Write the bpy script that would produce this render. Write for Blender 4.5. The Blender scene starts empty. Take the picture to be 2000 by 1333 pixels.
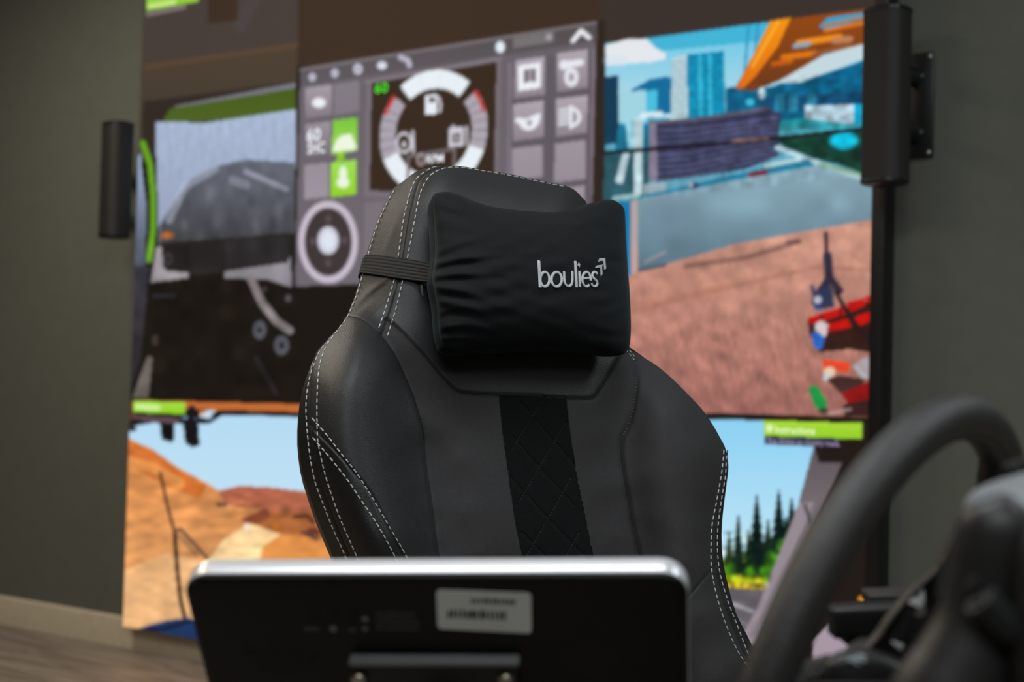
import bpy, bmesh, math, random
import numpy as np
from mathutils import Vector, Matrix
random.seed(4); rng = np.random.default_rng(4)
SC = bpy.context.scene; COL = SC.collection

# ------------------------------------------------------------------ camera
F = 2000 * 50.0 / 36.0
CX, CY = 1000.0, 666.5
C0 = np.array([0.0, 0.0, 1.05])
def nrm(v): v = np.asarray(v, float); return v / np.linalg.norm(v)
_up = nrm([0.025, -0.9992, 0.030])                  # world up seen from the camera (x right, y down, z ahead)
_y = nrm(np.array([0, 0, 1.0]) - _up[2] * _up)
_x = np.cross(_y, _up)

RM = np.array([_x, _y, _up])                        # camera coords -> world coords
def cw(p): return C0 + RM @ np.asarray(p, float)
def cd(p): return RM @ np.asarray(p, float)
def ray(px, py):
    px = np.asarray(px, float); py = np.asarray(py, float)
    return np.stack([(px - CX) / F, (py - CY) / F, np.ones_like(px * py)], -1) @ RM.T
def atz(px, py, z): return C0 + ray(px, py) * z
def onplane(px, py, P, n):
    d = ray(px, py); t = np.dot(np.asarray(P) - C0, n) / (d @ np.asarray(n))
    return C0 + d * t[..., None] if d.ndim > 1 else C0 + d * t
cam = bpy.data.cameras.new('camera'); cam.lens = 50; cam.sensor_width = 36
co = bpy.data.objects.new('camera', cam); COL.objects.link(co)
m = Matrix.Identity(4)
for i in range(3):
    m[i][0] = RM[i][0]; m[i][1] = -RM[i][1]; m[i][2] = -RM[i][2]; m[i][3] = C0[i]
co.matrix_world = m
cam.clip_start = 0.05
cam.dof.use_dof = True; cam.dof.focus_distance = 1.78; cam.dof.aperture_fstop = 4.5
SC.camera = co
# ------------------------------------------------------------------ world, lights, exposure
w = bpy.data.worlds.new('world'); SC.world = w; w.use_nodes = True
w.node_tree.nodes['Background'].inputs[0].default_value = (0.6, 0.68, 0.75, 1)
w.node_tree.nodes['Background'].inputs[1].default_value = 0.3
SC.view_settings.view_transform = 'Standard'; SC.view_settings.look = 'None'
SC.view_settings.exposure = 0.0; SC.view_settings.gamma = 1.0; SC.view_settings.use_curve_mapping = False
def area(name, loc, target, sx, sy, power, color):
    l = bpy.data.lights.new(name, 'AREA'); l.shape = 'RECTANGLE'; l.size = sx; l.size_y = sy; l.energy = power; l.color = color
    o = bpy.data.objects.new(name, l); COL.objects.link(o); o.location = loc
    o.rotation_euler = (Vector(target) - Vector(loc)).to_track_quat('-Z', 'Y').to_euler(); return o
area('ceiling_lamp_front', (-0.2, 1.15, 2.9), (-0.2, 1.15, 0), 1.4, 0.5, 28, (0.90, 0.96, 1.0))
area('ceiling_lamp_side', (-2.0, 1.9, 2.9), (-2.0, 1.9, 0), 0.6, 1.2, 28, (1.0, 0.82, 0.62))
area('fill_light_rear', (0.3, -1.0, 2.9), (0.2, 0.6, 0.6), 2.2, 0.7, 40, (0.95, 0.97, 1.0))  # added frontal fill from behind the camera, not a known fitting
area('ceiling_lamp_back', (-2.1, 4.2, 2.9), (-2.1, 4.2, 0), 0.5, 1.0, 38, (1.0, 0.90, 0.76))
area('fill_light_right', (2.2, 1.6, 2.9), (2.0, 1.9, 0), 0.6, 1.2, 26, (0.88, 0.96, 1.0))  # added to brighten the right part of the back wall, no known fitting

# ------------------------------------------------------------------ helpers
def lin(c):
    c = np.asarray(c, float) / 255.0
    return np.where(c <= 0.04045, c / 12.92, ((c + 0.055) / 1.055) ** 2.4)
def mat(name, rgb, rough=0.5, metal=0.0, bump=0.0, scale=200.0, kind='noise', var=0.0, spec=0.5, sheen=0.0, sheencol=(1, 1, 1), coat=0, dist=0.002, mscale=None):
    m = bpy.data.materials.new(name); m.use_nodes = True; nt = m.node_tree; b = nt.nodes['Principled BSDF']
    L = [float(x) for x in rgb] + [1]
    b.inputs['Base Color'].default_value = L; b.inputs['Roughness'].default_value = rough; b.inputs['Metallic'].default_value = metal
    b.inputs['Specular IOR Level'].default_value = spec
    if sheen: b.inputs['Sheen Weight'].default_value = sheen; b.inputs['Sheen Roughness'].default_value = .35; b.inputs['Sheen Tint'].default_value = list(sheencol) + [1]
    if coat: b.inputs['Coat Weight'].default_value = coat
    tc = nt.nodes.new('ShaderNodeTexCoord')
    n = nt.nodes.new('ShaderNodeTexNoise'); n.inputs['Scale'].default_value = mscale or scale * 0.13; n.inputs['Detail'].default_value = 5
    nt.links.new(tc.outputs['Object'], n.inputs['Vector'])
    r = nt.nodes.new('ShaderNodeMapRange'); nt.links.new(n.outputs['Fac'], r.inputs['Value'])
    r.inputs['From Min'].default_value = .3; r.inputs['From Max'].default_value = .7
    v = var or 0.08
    r.inputs['To Min'].default_value = 1 - v; r.inputs['To Max'].default_value = 1 + v
    mx = nt.nodes.new('ShaderNodeVectorMath'); mx.operation = 'SCALE'; mx.inputs[0].default_value = L[:3]
    nt.links.new(r.outputs[0], mx.inputs['Scale']); nt.links.new(mx.outputs[0], b.inputs['Base Color'])
    if bump:
        if kind == 'voronoi':
            t = nt.nodes.new('ShaderNodeTexVoronoi'); out = t.outputs['Distance']
        else:
            t = nt.nodes.new('ShaderNodeTexNoise'); out = t.outputs['Fac']; t.inputs['Detail'].default_value = 3
        t.inputs['Scale'].default_value = scale; nt.links.new(tc.outputs['Object'], t.inputs['Vector'])
        bp = nt.nodes.new('ShaderNodeBump'); bp.inputs['Strength'].default_value = bump; bp.inputs['Distance'].default_value = dist
        nt.links.new(out, bp.inputs['Height']); nt.links.new(bp.outputs[0], b.inputs['Normal'])
    return m
def emat(name, rgb, s=1.0):
    m = bpy.data.materials.new(name); m.use_nodes = True; b = m.node_tree.nodes['Principled BSDF']
    b.inputs['Base Color'].default_value = (0, 0, 0, 1); b.inputs['Specular IOR Level'].default_value = 0.05
    b.inputs['Emission Color'].default_value = [float(x) for x in lin(rgb)] + [1]; b.inputs['Emission Strength'].default_value = s
    return m
ORG = {}
def thing(name, label, cat, loc=(0, 0, 0), group=None):
    o = bpy.data.objects.new(name, None); COL.objects.link(o); o.location = [float(x) for x in loc]; o.empty_display_size = .05
    o['label'] = label; o['category'] = cat
    if group: o['group'] = group
    ORG[o.name] = np.array(loc, float); return o
def tag(o, label, cat, group=None):
    o['label'] = label; o['category'] = cat
    if group: o['group'] = group
    return o
def link(name, me, mt, parent=None, smooth=True, kind=None, label=None):
    o = bpy.data.objects.new(name, me); COL.objects.link(o)
    if mt is not None: me.materials.append(mt)
    if smooth: me.polygons.foreach_set('use_smooth', np.ones(len(me.polygons), bool))
    if parent is not None: o.parent = parent; ORG[o.name] = ORG.get(parent.name, np.zeros(3))
    if kind: o['kind'] = kind
    if label: o['label'] = label
    return o
def mk(name, V, Fc, mt, parent=None, smooth=True, kind=None, label=None, sharp=None):
    V = np.asarray(V, float)
    if parent is not None: V = V - ORG.get(parent.name, np.zeros(3))
    me = bpy.data.meshes.new(name); me.from_pydata(V.tolist(), [], [list(map(int, f)) for f in Fc]); me.update()
    bm = bmesh.new(); bm.from_mesh(me); bmesh.ops.recalc_face_normals(bm, faces=bm.faces)
    if sharp:
        for e in bm.edges:
            if len(e.link_faces) == 2 and e.calc_face_angle(0) > sharp: e.smooth = False
    bm.to_mesh(me); bm.free()
    return link(name, me, mt, parent, smooth, kind, label)
def mkquads(name, V, Q, mt, parent=None, label=None, normals_flip=False):
    V = np.asarray(V, float)
    if parent is not None: V = V - ORG.get(parent.name, np.zeros(3))
    Q = np.asarray(Q, int)
    used, inv = np.unique(Q, return_inverse=True); V = V[used]; Q = inv.reshape(Q.shape)
    me = bpy.data.meshes.new(name); me.vertices.add(len(V)); me.vertices.foreach_set('co', V.ravel().astype(np.float32))
    me.loops.add(Q.size); me.loops.foreach_set('vertex_index', Q.ravel().astype(np.int32))
    me.polygons.add(len(Q)); me.polygons.foreach_set('loop_start', np.arange(0, Q.size, 4, dtype=np.int32))
    me.polygons.foreach_set('loop_total', np.full(len(Q), 4, dtype=np.int32)); me.update(); me.validate()
    return link(name, me, mt, parent, True, None, label)
class MB:
    def __init__(s): s.V = []; s.F = []
    def add(s, V, Fc):
        k = len(s.V); s.V.extend([list(map(float, v)) for v in V]); s.F.extend([[i + k for i in f] for f in Fc]); return s
    def box(s, c, a, b, d, bev=0.0):
        """oriented box: centre and three half-extent vectors, edges chamfered by bev"""
        c, a, b, d = [np.asarray(x, float) for x in (c, a, b, d)]
        la, lb, ld = [np.linalg.norm(x) for x in (a, b, d)]; A, B, D = a / la, b / lb, d / ld
        e = min(bev, la * .9, lb * .9, ld * .9)
        if e <= 0:
            V = [c + i * a + j * b + k * d for i in (-1, 1) for j in (-1, 1) for k in (-1, 1)]
            return s.add(V, [(0, 1, 3, 2), (4, 6, 7, 5), (0, 4, 5, 1), (2, 3, 7, 6), (0, 2, 6, 4), (1, 5, 7, 3)])
        bm = bmesh.new(); bmesh.ops.create_cube(bm, size=2)
        for v in bm.verts: v.co = (v.co.x * la, v.co.y * lb, v.co.z * ld)
        bmesh.ops.bevel(bm, geom=bm.edges[:], offset=e, segments=3, profile=.5, affect='EDGES')
        bm.verts.index_update()
        V = [c + v.co.x * A + v.co.y * B + v.co.z * D for v in bm.verts]; Fc = [[v.index for v in f.verts] for f in bm.faces]
        bm.free(); return s.add(V, Fc)
    def tube(s, P, R, seg=12, flat=None, cap=True):
        """swept tube; flat=(vector, ratio) squashes the section along vector"""
        P = np.asarray(P, float); n = len(P); R = np.broadcast_to(R, (n,))
        T = np.gradient(P, axis=0); T /= np.linalg.norm(T, axis=1)[:, None] + 1e-12
        ref = np.array([0, 0, 1.]) if abs(T[0][2]) < .9 else np.array([1., 0, 0])
        if flat is not None: ref = np.asarray(flat[0], float)
        V = []
        up = ref - T[0] * (ref @ T[0]); up /= np.linalg.norm(up)
        for i in range(n):
            if flat is not None: up = ref - T[i] * (ref @ T[i])
            else: up = up - T[i] * (up @ T[i])
            up = up / (np.linalg.norm(up) + 1e-12); sd = np.cross(T[i], up)
            k = flat[1] if flat is not None else 1.0
            for j in range(seg):
                a = 2 * math.pi * j / seg
                V.append(P[i] + R[i] * (math.cos(a) * sd + math.sin(a) * up * k))
        Fc = [(i * seg + j, i * seg + (j + 1) % seg, (i + 1) * seg + (j + 1) % seg, (i + 1) * seg + j) for i in range(n - 1) for j in range(seg)]
        if cap: Fc += [list(range(seg))[::-1], [(n - 1) * seg + j for j in range(seg)]]
        return s.add(V, Fc)
    def loft(s, rings, cap=True):
        n = len(rings[0]); V = [p for r in rings for p in r]
        Fc = [(i * n + j, i * n + (j + 1) % n, (i + 1) * n + (j + 1) % n, (i + 1) * n + j) for i in range(len(rings) - 1) for j in range(n)]
        if cap: Fc += [list(range(n))[::-1], [(len(rings) - 1) * n + j for j in range(n)]]
        return s.add(V, Fc)
    def lathe(s, c, ax, prof, seg=24):
        ax = nrm(ax); a = nrm(np.cross(ax, [0.3, 1, .2])); b = np.cross(ax, a)
        return s.loft([[np.asarray(c) + ax * h + r * (math.cos(2 * math.pi * j / seg) * a + math.sin(2 * math.pi * j / seg) * b) for j in range(seg)] for h, r in prof])
    def prism(s, poly3, d, bev=0.0):
        """polygon of 3-D points extruded by vector d, with a chamfered rim on the near side"""
        P = np.asarray(poly3, float); d = np.asarray(d, float); c = P.mean(0); L = np.linalg.norm(d)
        rings = []
        k = max(bev, 0)
        if k > 0:
            sc = lambda e: c + (P - c) * (1 - e / (np.linalg.norm(P - c, axis=1).mean()))
            rings = [sc(k), sc(k * .3) + d / L * k * .3, sc(0) + d / L * k, sc(0) + d - d / L * k, sc(k) + d]
        else: rings = [P, P + d]
        return s.loft([list(r) for r in rings])
    def build(s, name, mt, parent=None, smooth=True, sharp=0.6, kind=None, label=None):
        return mk(name, s.V, s.F, mt, parent, smooth, kind, label, sharp)
def spline(pts, n=200, closed=False):
    """Catmull-Rom through points, resampled evenly by length"""
    P = np.asarray(pts, float)
    Q = np.vstack([P[-1], P, P[0], P[1]]) if closed else np.vstack([2 * P[0] - P[1], P, 2 * P[-1] - P[-2]])
    out = []
    for i in range(len(Q) - 3):
        p0, p1, p2, p3 = Q[i:i + 4]; t = np.linspace(0, 1, 12, endpoint=False)[:, None]
        out.append(.5 * (2 * p1 + (p2 - p0) * t + (2 * p0 - 5 * p1 + 4 * p2 - p3) * t ** 2 + (3 * p1 - p0 - 3 * p2 + p3) * t ** 3))
    out = np.vstack(out + [Q[-2][None]]); d = np.r_[0, np.cumsum(np.linalg.norm(np.diff(out, axis=0), axis=1))]
    u = np.linspace(0, d[-1], n); return np.stack([np.interp(u, d, out[:, k]) for k in range(out.shape[1])], -1)
def inpoly(X, Y, poly):
    P = np.asarray(poly, float); r = np.zeros(X.shape, bool); j = len(P) - 1
    for i in range(len(P)):
        x0, y0 = P[i]; x1, y1 = P[j]
        if y0 != y1: r ^= ((y0 > Y) != (y1 > Y)) & (X < (x1 - x0) * (Y - y0) / (y1 - y0) + x0)
        j = i
    return r
def dist_poly(X, Y, P):
    P = np.asarray(P, float); best = np.full(X.shape, 1e9)
    for i in range(len(P) - 1):
        a, b = P[i], P[i + 1]; d = b - a; L = d @ d + 1e-9
        t = np.clip(((X - a[0]) * d[0] + (Y - a[1]) * d[1]) / L, 0, 1)
        best = np.minimum(best, (X - a[0] - t * d[0]) ** 2 + (Y - a[1] - t * d[1]) ** 2)
    return np.sqrt(best)

# ------------------------------------------------------------------ the room
_d = np.array([-4000.0, 0, F]); _d[1] = -(_d[0] * _up[0] + _d[2] * _up[2]) / _up[1]
E = nrm(-cd(_d)); E[2] = 0; E = nrm(E)                   # along the wall, towards picture right
NW = np.array([E[1], -E[0], 0]);                         # out of the wall, towards the camera
if NW @ np.array([0, 1, 0]) > 0: NW = -NW
UZ = np.array([0, 0, 1.0])
PF = onplane(0, 1217, [0, 0, 0], UZ)                     # foot of the wall at the picture's left edge
def wallpt(px, py, off=0.0): return onplane(px, py, PF + NW * off, NW)
M_wall = mat('wall_paint', (.122, .128, .108), .85, bump=.15, scale=140, var=.04, spec=.2)
M_base = mat('baseboard_paint', (.56, .49, .37), .55, var=.05)
M_ceil = mat('ceiling_paint', (.55, .54, .5), .9)
def slab(name, a0, a1, z0, z1, o0, o1, mt):
    mb = MB(); c = PF + E * (a0 + a1) / 2 + NW * (o0 + o1) / 2; c[2] = (z0 + z1) / 2
    mb.box(c, E * (a1 - a0) / 2, NW * abs(o1 - o0) / 2, UZ * (z1 - z0) / 2)
    o = mb.build(name, mt, None, False); o['kind'] = 'structure'; return o
RL, RR, RD, RH = -2.2, 7.0, 6.0, 3.0
slab('wall_back', RL - .1, RR + .1, 0, RH, -.1, 0, M_wall)
slab('wall_left', RL - .1, RL, 0, RH, 0, RD, M_wall)
slab('wall_right', RR, RR + .1, 0, RH, 0, RD, M_wall)
slab('wall_front', RL - .1, RR + .1, 0, RH, RD, RD + .1, M_wall)
slab('ceiling', RL - .1, RR + .1, RH, RH + .1, -.1, RD + .1, M_ceil)
# skirting board on the back wall: straight board with a rounded top
def skirting(name, a0, a1):
    prof = [(0, 0), (.016, 0), (.016, .098), (.013, .108), (.006, .114), (0, .115)]
    rings = []
    for a in (a0, a1): rings.append([PF * [1, 1, 0] + E * a + NW * (o + .0005) + UZ * z for o, z in prof])
    o = MB().loft(rings).build(name, M_base, None, True, .4); o['kind'] = 'structure'
skirting('baseboard_back', RL, RR)
# floor of long boards laid along the wall
def wood_mat():
    m = bpy.data.materials.new('grey_brown_floor_board'); m.use_nodes = True; nt = m.node_tree; b = nt.nodes['Principled BSDF']
    tc = nt.nodes.new('ShaderNodeTexCoord'); mp = nt.nodes.new('ShaderNodeMapping'); mp.inputs['Scale'].default_value = (1.4, 16, 16)
    nz = nt.nodes.new('ShaderNodeTexNoise'); nz.inputs['Scale'].default_value = 2.2; nz.inputs['Detail'].default_value = 7; nz.inputs['Distortion'].default_value = .6
    oi = nt.nodes.new('ShaderNodeObjectInfo'); ad = nt.nodes.new('ShaderNodeVectorMath'); ad.operation = 'ADD'
    ml = nt.nodes.new('ShaderNodeMath'); ml.operation = 'MULTIPLY'; ml.inputs[1].default_value = 40
    cb = nt.nodes.new('ShaderNodeCombineXYZ')
    nt.links.new(oi.outputs['Random'], ml.inputs[0]); nt.links.new(ml.outputs[0], cb.inputs[0]); nt.links.new(ml.outputs[0], cb.inputs[2])
    nt.links.new(tc.outputs['Object'], mp.inputs['Vector']); nt.links.new(mp.outputs[0], ad.inputs[0]); nt.links.new(cb.outputs[0], ad.inputs[1]); nt.links.new(ad.outputs[0], nz.inputs['Vector'])
    cr = nt.nodes.new('ShaderNodeValToRGB'); e = cr.color_ramp.elements
    e[0].position = .35; e[0].color = (.145, .118, .096, 1); e[1].position = .66; e[1].color = (.33, .275, .225, 1)
    nt.links.new(nz.outputs['Fac'], cr.inputs[0]); nt.links.new(cr.outputs[0], b.inputs['Base Color']); b.inputs['Roughness'].default_value = .5
    return m
M_wood = wood_mat()
fl = slab('floor', RL - .1, RR + .1, -.12, -.012, -.1, RD + .1, mat('floor_screed', (.03, .025, .02), .9))
bw, blen = .19, 1.7
def plank_mesh(L):
    mb = MB(); mb.box((0, 0, -.006), (L / 2 - .0012, 0, 0), (0, bw / 2 - .0012, 0), (0, 0, .006), .0015)
    me = bpy.data.meshes.new('floor_plank'); me.from_pydata(mb.V, [], mb.F); me.materials.append(M_wood); return me
pm = {}
ang = math.atan2(E[1], E[0]); flip = 1 if np.cross(E, NW)[2] > 0 else -1
for r in range(int(RD / bw) + 1):
    a = RL + (-(r * .61) % blen) - blen
    while a < RR:
        s0, s1 = max(a, RL), min(a + blen, RR)
        if s1 - s0 > .08 and r * bw + bw < RD + .15:
            L = round(s1 - s0, 3)
            if L not in pm: pm[L] = plank_mesh(L)
            o = bpy.data.objects.new('floor_plank', pm[L]); COL.objects.link(o); o.parent = fl
            p = PF * [1, 1, 0] + E * (s0 + s1) / 2 + NW * (r + .5) * bw; o.location = p; o.rotation_euler = (0, 0, ang)
        a += blen

# ------------------------------------------------------------------ the LED video wall
SO = .07                                                   # face of the screen, out from the wall
CW_, CH_, CS, CO = 2000, 1900, .5, 480                     # painted area in photo pixels, scale, offset above
W2, H2 = int(CW_ * CS), int((1480 + CO) * CS)
IMG = np.zeros((H2, W2, 3)); XX, YY = np.meshgrid((np.arange(W2) + .5) / CS, (np.arange(H2) + .5) / CS - CO)
def _win(pts, pad=3):
    P = np.asarray(pts, float); x0 = int(max(0, (P[:, 0].min() - pad) * CS)); x1 = int(min(W2, (P[:, 0].max() + pad) * CS + 1))
    y0 = int(max(0, (P[:, 1].min() + CO - pad) * CS)); y1 = int(min(H2, (P[:, 1].max() + CO + pad) * CS + 1))
    return slice(y0, max(y1, y0)), slice(x0, max(x1, x0))
def fill(pts, c, c2=None, al=1.0, noise=0):
    """fill a polygon; c2 = colour at its bottom"""
    s = _win(pts); X, Y = XX[s], YY[s]; M = inpoly(X, Y, pts)
    col = np.array(c, float)
    if c2 is not None:
        P = np.asarray(pts, float); t = np.clip((Y - P[:, 1].min()) / (np.ptp(P[:, 1]) + 1e-6), 0, 1)[..., None]
        col = col * (1 - t) + np.array(c2, float) * t
    v = IMG[s]; v[M] = (v * (1 - al) + col * al)[M] if np.ndim(col) > 1 or al < 1 else col
def line(pts, wd, c, al=1.0):
    s = _win(pts, wd + 3); X, Y = XX[s], YY[s]; D = dist_poly(X, Y, pts); a = (np.clip(wd / 2 - D + 1, 0, 1) * al)[..., None]
    IMG[s] = IMG[s] * (1 - a) + np.array(c, float) * a
def ell(cx, cy, rx, ry, c, al=1.0, soft=0.0, inner=0.0, a0=None, a1=None, shear=0.0, c2=None):
    s = _win([(cx - rx * 1.2, cy - ry * 1.4), (cx + rx * 1.2, cy + ry * 1.4)]); X, Y = XX[s], YY[s]
    u = (X - cx) / rx; v = (Y - cy - shear * (X - cx)) / ry; R = np.hypot(u, v)
    a = np.clip((1 - R) / max(soft, 2.0 / min(rx, ry)) , 0, 1) * al
    if inner: a = a * (R > inner)
    if a0 is not None:
        A = np.degrees(np.arctan2(v, u)) % 360; a = a * (((A - a0) % 360) < ((a1 - a0) % 360))
    a = a[..., None]; IMG[s] = IMG[s] * (1 - a) + np.array(c, float) * a
def q(x0, y0, x1, y1, sl=-.13): return [(x0, y0), (x1, y0 + sl * (x1 - x0)), (x1, y1 + sl * (x1 - x0)), (x0, y1)]
def blotch(pts, amp, sc=30, ax=1, ay=1, seed=0):
    """soft mottling inside a polygon"""
    s = _win(pts); X, Y = XX[s], YY[s]; M = inpoly(X, Y, pts); r = np.random.default_rng(seed); N = np.zeros(X.shape)
    for k in range(14):
        a = r.uniform(0, 6.28); fr = r.uniform(.4, 1.8) / sc; N += np.sin((X * ax * math.cos(a) + Y * ay * math.sin(a)) * fr * 6.28 + r.uniform(0, 6.28))
    v = IMG[s]; v[M] = (v * (1 + amp * N[..., None] / 3.7))[M]
IMG[:] = (30, 24, 20)  # brownish cast of ceiling reflections is painted into the picture's dark tones
# top band and left tile: the view along a truck cab
fill([(0, -500), (2000, -500), (2000, 130), (0, 130)], (62, 47, 36))
fill([(1172, -500), (2000, -500), (2000, 130), (1172, 130)], (60, 50, 45))
fill([(230, -500), (582, -500), (582, 90), (230, 135)], (66, 60, 60), (72, 62, 56))
fill([(230, -500), (582, -500), (582, -120), (230, -80)], (60, 55, 58))
line([(470, 50), (520, -60), (540, -200)], 26, (80, 75, 80), .35)
fill([(405, -60), (468, -70), (463, 40), (407, 46)], (62, 46, 34))
fill([(285, -28), (390, -46), (388, 3), (287, 22)], (165, 225, 80), (135, 190, 50))
line([(292, 12), (340, 4)], 9, (215, 240, 150), .8)
line([(288, 28), (360, 14)], 6, (150, 135, 140), .8)
fill([(230, 133), (580, 86), (579, 162), (278, 205), (230, 215)], (78, 65, 50), (70, 60, 50))
line([(278, 132), (580, 88)], 7, (98, 72, 55), .7)
fill([(230, 205), (579, 160), (579, 240), (230, 330)], (52, 42, 36))
fill([(340, 207), (579, 161), (579, 173), (352, 212)], (120, 120, 132))
fill([(318, 236), (332, 212), (579, 172), (579, 214), (440, 234), (340, 241)], (72, 92, 28), (78, 100, 35))
fill([(236, 0), (284, 0), (277, 300), (262, 312), (236, 312)], (70, 63, 52))
fill([(262, 314), (275, 300), (277, 330), (286, 400), (284, 520), (262, 560), (250, 560)], (165, 185, 215), (60, 60, 72))
fill([(250, 520), (292, 520), (275, 700), (255, 760), (245, 760)], (60, 58, 66), (40, 36, 40))
fill([(303, 237), (400, 240), (579, 213), (577, 330), (575, 456), (460, 466), (310, 478)], (170, 185, 212), (150, 160, 185))
blotch([(303, 237), (400, 240), (579, 213), (577, 330), (460, 330), (310, 360)], .025, 26, 2, .6, 3)
fill([(312, 440), (340, 395), (372, 350), (420, 325), (480, 312), (577, 318), (575, 456), (470, 466), (312, 476)], (104, 108, 120), (66, 66, 70))
line([(480, 335), (560, 370)], 9, (170, 172, 190), .7); line([(455, 352), (480, 362)], 16, (150, 155, 170), .6)
line([(330, 430), (360, 365), (420, 330)], 14, (190, 200, 220), .45)
for x_, y_, d_ in ((410, 380, 12), (430, 425, 18), (545, 410, 14), (360, 440, 10), (500, 440, 12)): ell(x_, y_, d_, d_ * 1.8, (150, 150, 158), .28, .95)
ell(327, 460, 16, 8, (190, 100, 30), 1, .5)
fill([(300, 476), (575, 455), (573, 520), (300, 545)], (40, 36, 35))
fill([(318, 480), (372, 475), (372, 532), (326, 528)], (36, 32, 31)); fill([(440, 470), (565, 462), (563, 512), (440, 522)], (46, 43, 44))
line([(279, 280), (293, 320), (299, 380), (299, 450), (291, 508)], 11, (104, 165, 35))
fill([(305, 484), (316, 481), (318, 520), (326, 530), (368, 532), (368, 543), (294, 552)], (152, 146, 150))
ell(328, 506, 9, 13, (78, 75, 80), .9, 0, .6)
fill([(438, 530), (560, 513), (568, 498), (570, 562), (520, 546), (438, 544)], (146, 141, 148))
line([(490, 545), (512, 592), (540, 628), (566, 646)], 15, (138, 128, 130))
for x_, y_, a_, b_ in ((507, 645, 14, 20), (550, 675, 16, 21)): ell(x_, y_, a_, b_, (82, 82, 90)); ell(x_, y_, a_ * .35, b_ * .35, (20, 18, 20))
ell(563, 583, 7, 9, (78, 74, 78)); ell(517, 565, 6, 7, (70, 64, 68)); ell(303, 665, 8, 14, (78, 66, 58), .8, .5)
fill([(258, 778), (288, 695), (298, 698), (290, 778)], (98, 90, 86), (120, 112, 105))
line([(300, 578), (340, 578)], 6, (46, 46, 52)); line([(500, 700), (540, 770)], 8, (48, 48, 54), .6)
# centre tile: the machine's display
fill([(586, 134), (1168, 42), (1158, 470), (1155, 540), (576, 560)], (103, 96, 103), (112, 104, 112))
fill([(586, 134), (1168, 42), (1167, 80), (586, 168)], (84, 77, 79), (96, 90, 96))
line([(587, 136), (1166, 44)], 5, (130, 122, 128), .8)
for x_, y_, a_, b_ in ((610, 151, 8, 9), (654, 143, 8, 10), (699, 135, 10, 12)):
    ell(x_, y_, a_, b_, (205, 205, 222)); ell(x_, y_, a_ * .4, b_ * .45, (130, 120, 128))
ell(746, 128, 11, 9, (220, 225, 240)); line([(782, 112), (797, 118), (800, 128)], 9, (190, 185, 200)); ell(977, 92, 10, 13, (228, 240, 248))
fill([(1002, 74), (1082, 62), (1081, 82), (1002, 94)], (118, 113, 114)); ell(1072, 72, 7, 8, (165, 160, 168))
line([(1119, 80), (1135, 60), (1151, 74)], 8, (238, 238, 245))
fill([(716, 162), (978, 116), (971, 385), (712, 385)], (122, 112, 120)); fill([(726, 157 + 6), (970, 121), (964, 385), (722, 372)], (56, 42, 31))
line([(714, 160), (980, 113)], 4, (150, 140, 148), .6)
fill([(712, 396), (980, 380), (980, 520), (712, 548)], (122, 112, 120))
# gauge
gx, gy, sh = 847, 258, -.10
def garc(c, a0, a1, r0=.70, r1=1.0): 
    s = _win([(gx - 140, gy - 170), (gx + 140, gy + 170)]); X, Y = XX[s], YY[s]; u = (X - gx) / 106; v = (Y - gy - sh * (X - gx)) / 121
    R = np.hypot(u, v); A = np.degrees(np.arctan2(v, u)) % 360; M = (R > r0) & (R < r1) & (((A - a0) % 360) < ((a1 - a0) % 360)); v_ = IMG[s]; v_[M] = c
garc((232, 240, 246), 232, 312); garc((172, 165, 176), 158, 222); garc((232, 240, 246), 100, 158); garc((172, 165, 176), 322, 382); garc((232, 240, 246), 22, 70)
garc((205, 60, 55), 202, 222, .93, 1.0); garc((205, 60, 55), 322, 345, .93, 1.0)
for a_ in (166, 176, 186, 196, 206, 332, 342, 352, 2, 12): garc((140, 132, 140), a_, a_ + 1.6)
for a_ in (254, 276, 298): garc((222, 230, 236), a_, a_ + 1.2)
fill(q(831, 186, 855, 225, -.1), (232, 238, 246)); fill(q(838, 191, 850, 201, -.1), (90, 82, 84)); line([(857, 190), (861, 205), (859, 218)], 4, (225, 225, 235))
ell(789, 279, 17, 23, (215, 212, 225), 1, 0, .68); ell(789, 282, 5, 8, (225, 225, 235)); line([(806, 257), (807, 297)], 5, (205, 205, 215))
fill(q(876, 250, 906, 288, -.1), (205, 203, 215)); fill(q(885, 262, 898, 279, -.1), (70, 56, 50)); ell(891, 270, 4, 6, (225, 225, 235)); line([(911, 248), (912, 284)], 4, (200, 200, 210)); line([(885, 246), (885, 252)], 4, (200, 200, 210))
line([(796, 375), (797, 306), (888, 291), (886, 365)], 5, (122, 110, 116)); ell(822, 312, 9, 14, (190, 175, 180), 1, 0, .55)
# left button columns
def btn(p, c1=(168, 158, 168), c2=(130, 121, 130)): fill(p, c1, c2)
btn([(597, 172), (648, 165), (647, 225), (597, 232)]); ell(623, 201, 15, 11, (238, 240, 246), 1, .2); btn([(653, 164), (702, 157), (701, 217), (652, 226)], (132, 124, 132), (128, 120, 128))
btn([(597, 243), (646, 237), (645, 302), (596, 308)], (158, 148, 158), (118, 110, 118))
fill([(650, 235), (699, 229), (699, 294), (648, 302)], (120, 195, 60), (165, 225, 90)); fill([(648, 297), (658, 272), (668, 264), (686, 262), (698, 292)], (238, 246, 225)); fill([(658, 300), (673, 298), (672, 314), (658, 316)], (140, 200, 40))
btn([(595, 322), (643, 317), (641, 385), (594, 390)], (152, 142, 152), (158, 148, 158))
fill([(646, 318), (697, 312), (697, 380), (645, 386)], (160, 225, 85), (145, 210, 40)); ell(670, 340, 9, 18, (235, 245, 225), 1, .2); ell(670, 357, 14, 12, (235, 245, 225), 1, .2)
ell(641, 473, 59, 82, (200, 190, 204)); ell(641, 473, 47, 68, (64, 56, 56)); ell(641, 470, 22, 29, (205, 205, 220)); ell(641, 470, 14, 20, (222, 228, 240))
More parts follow.
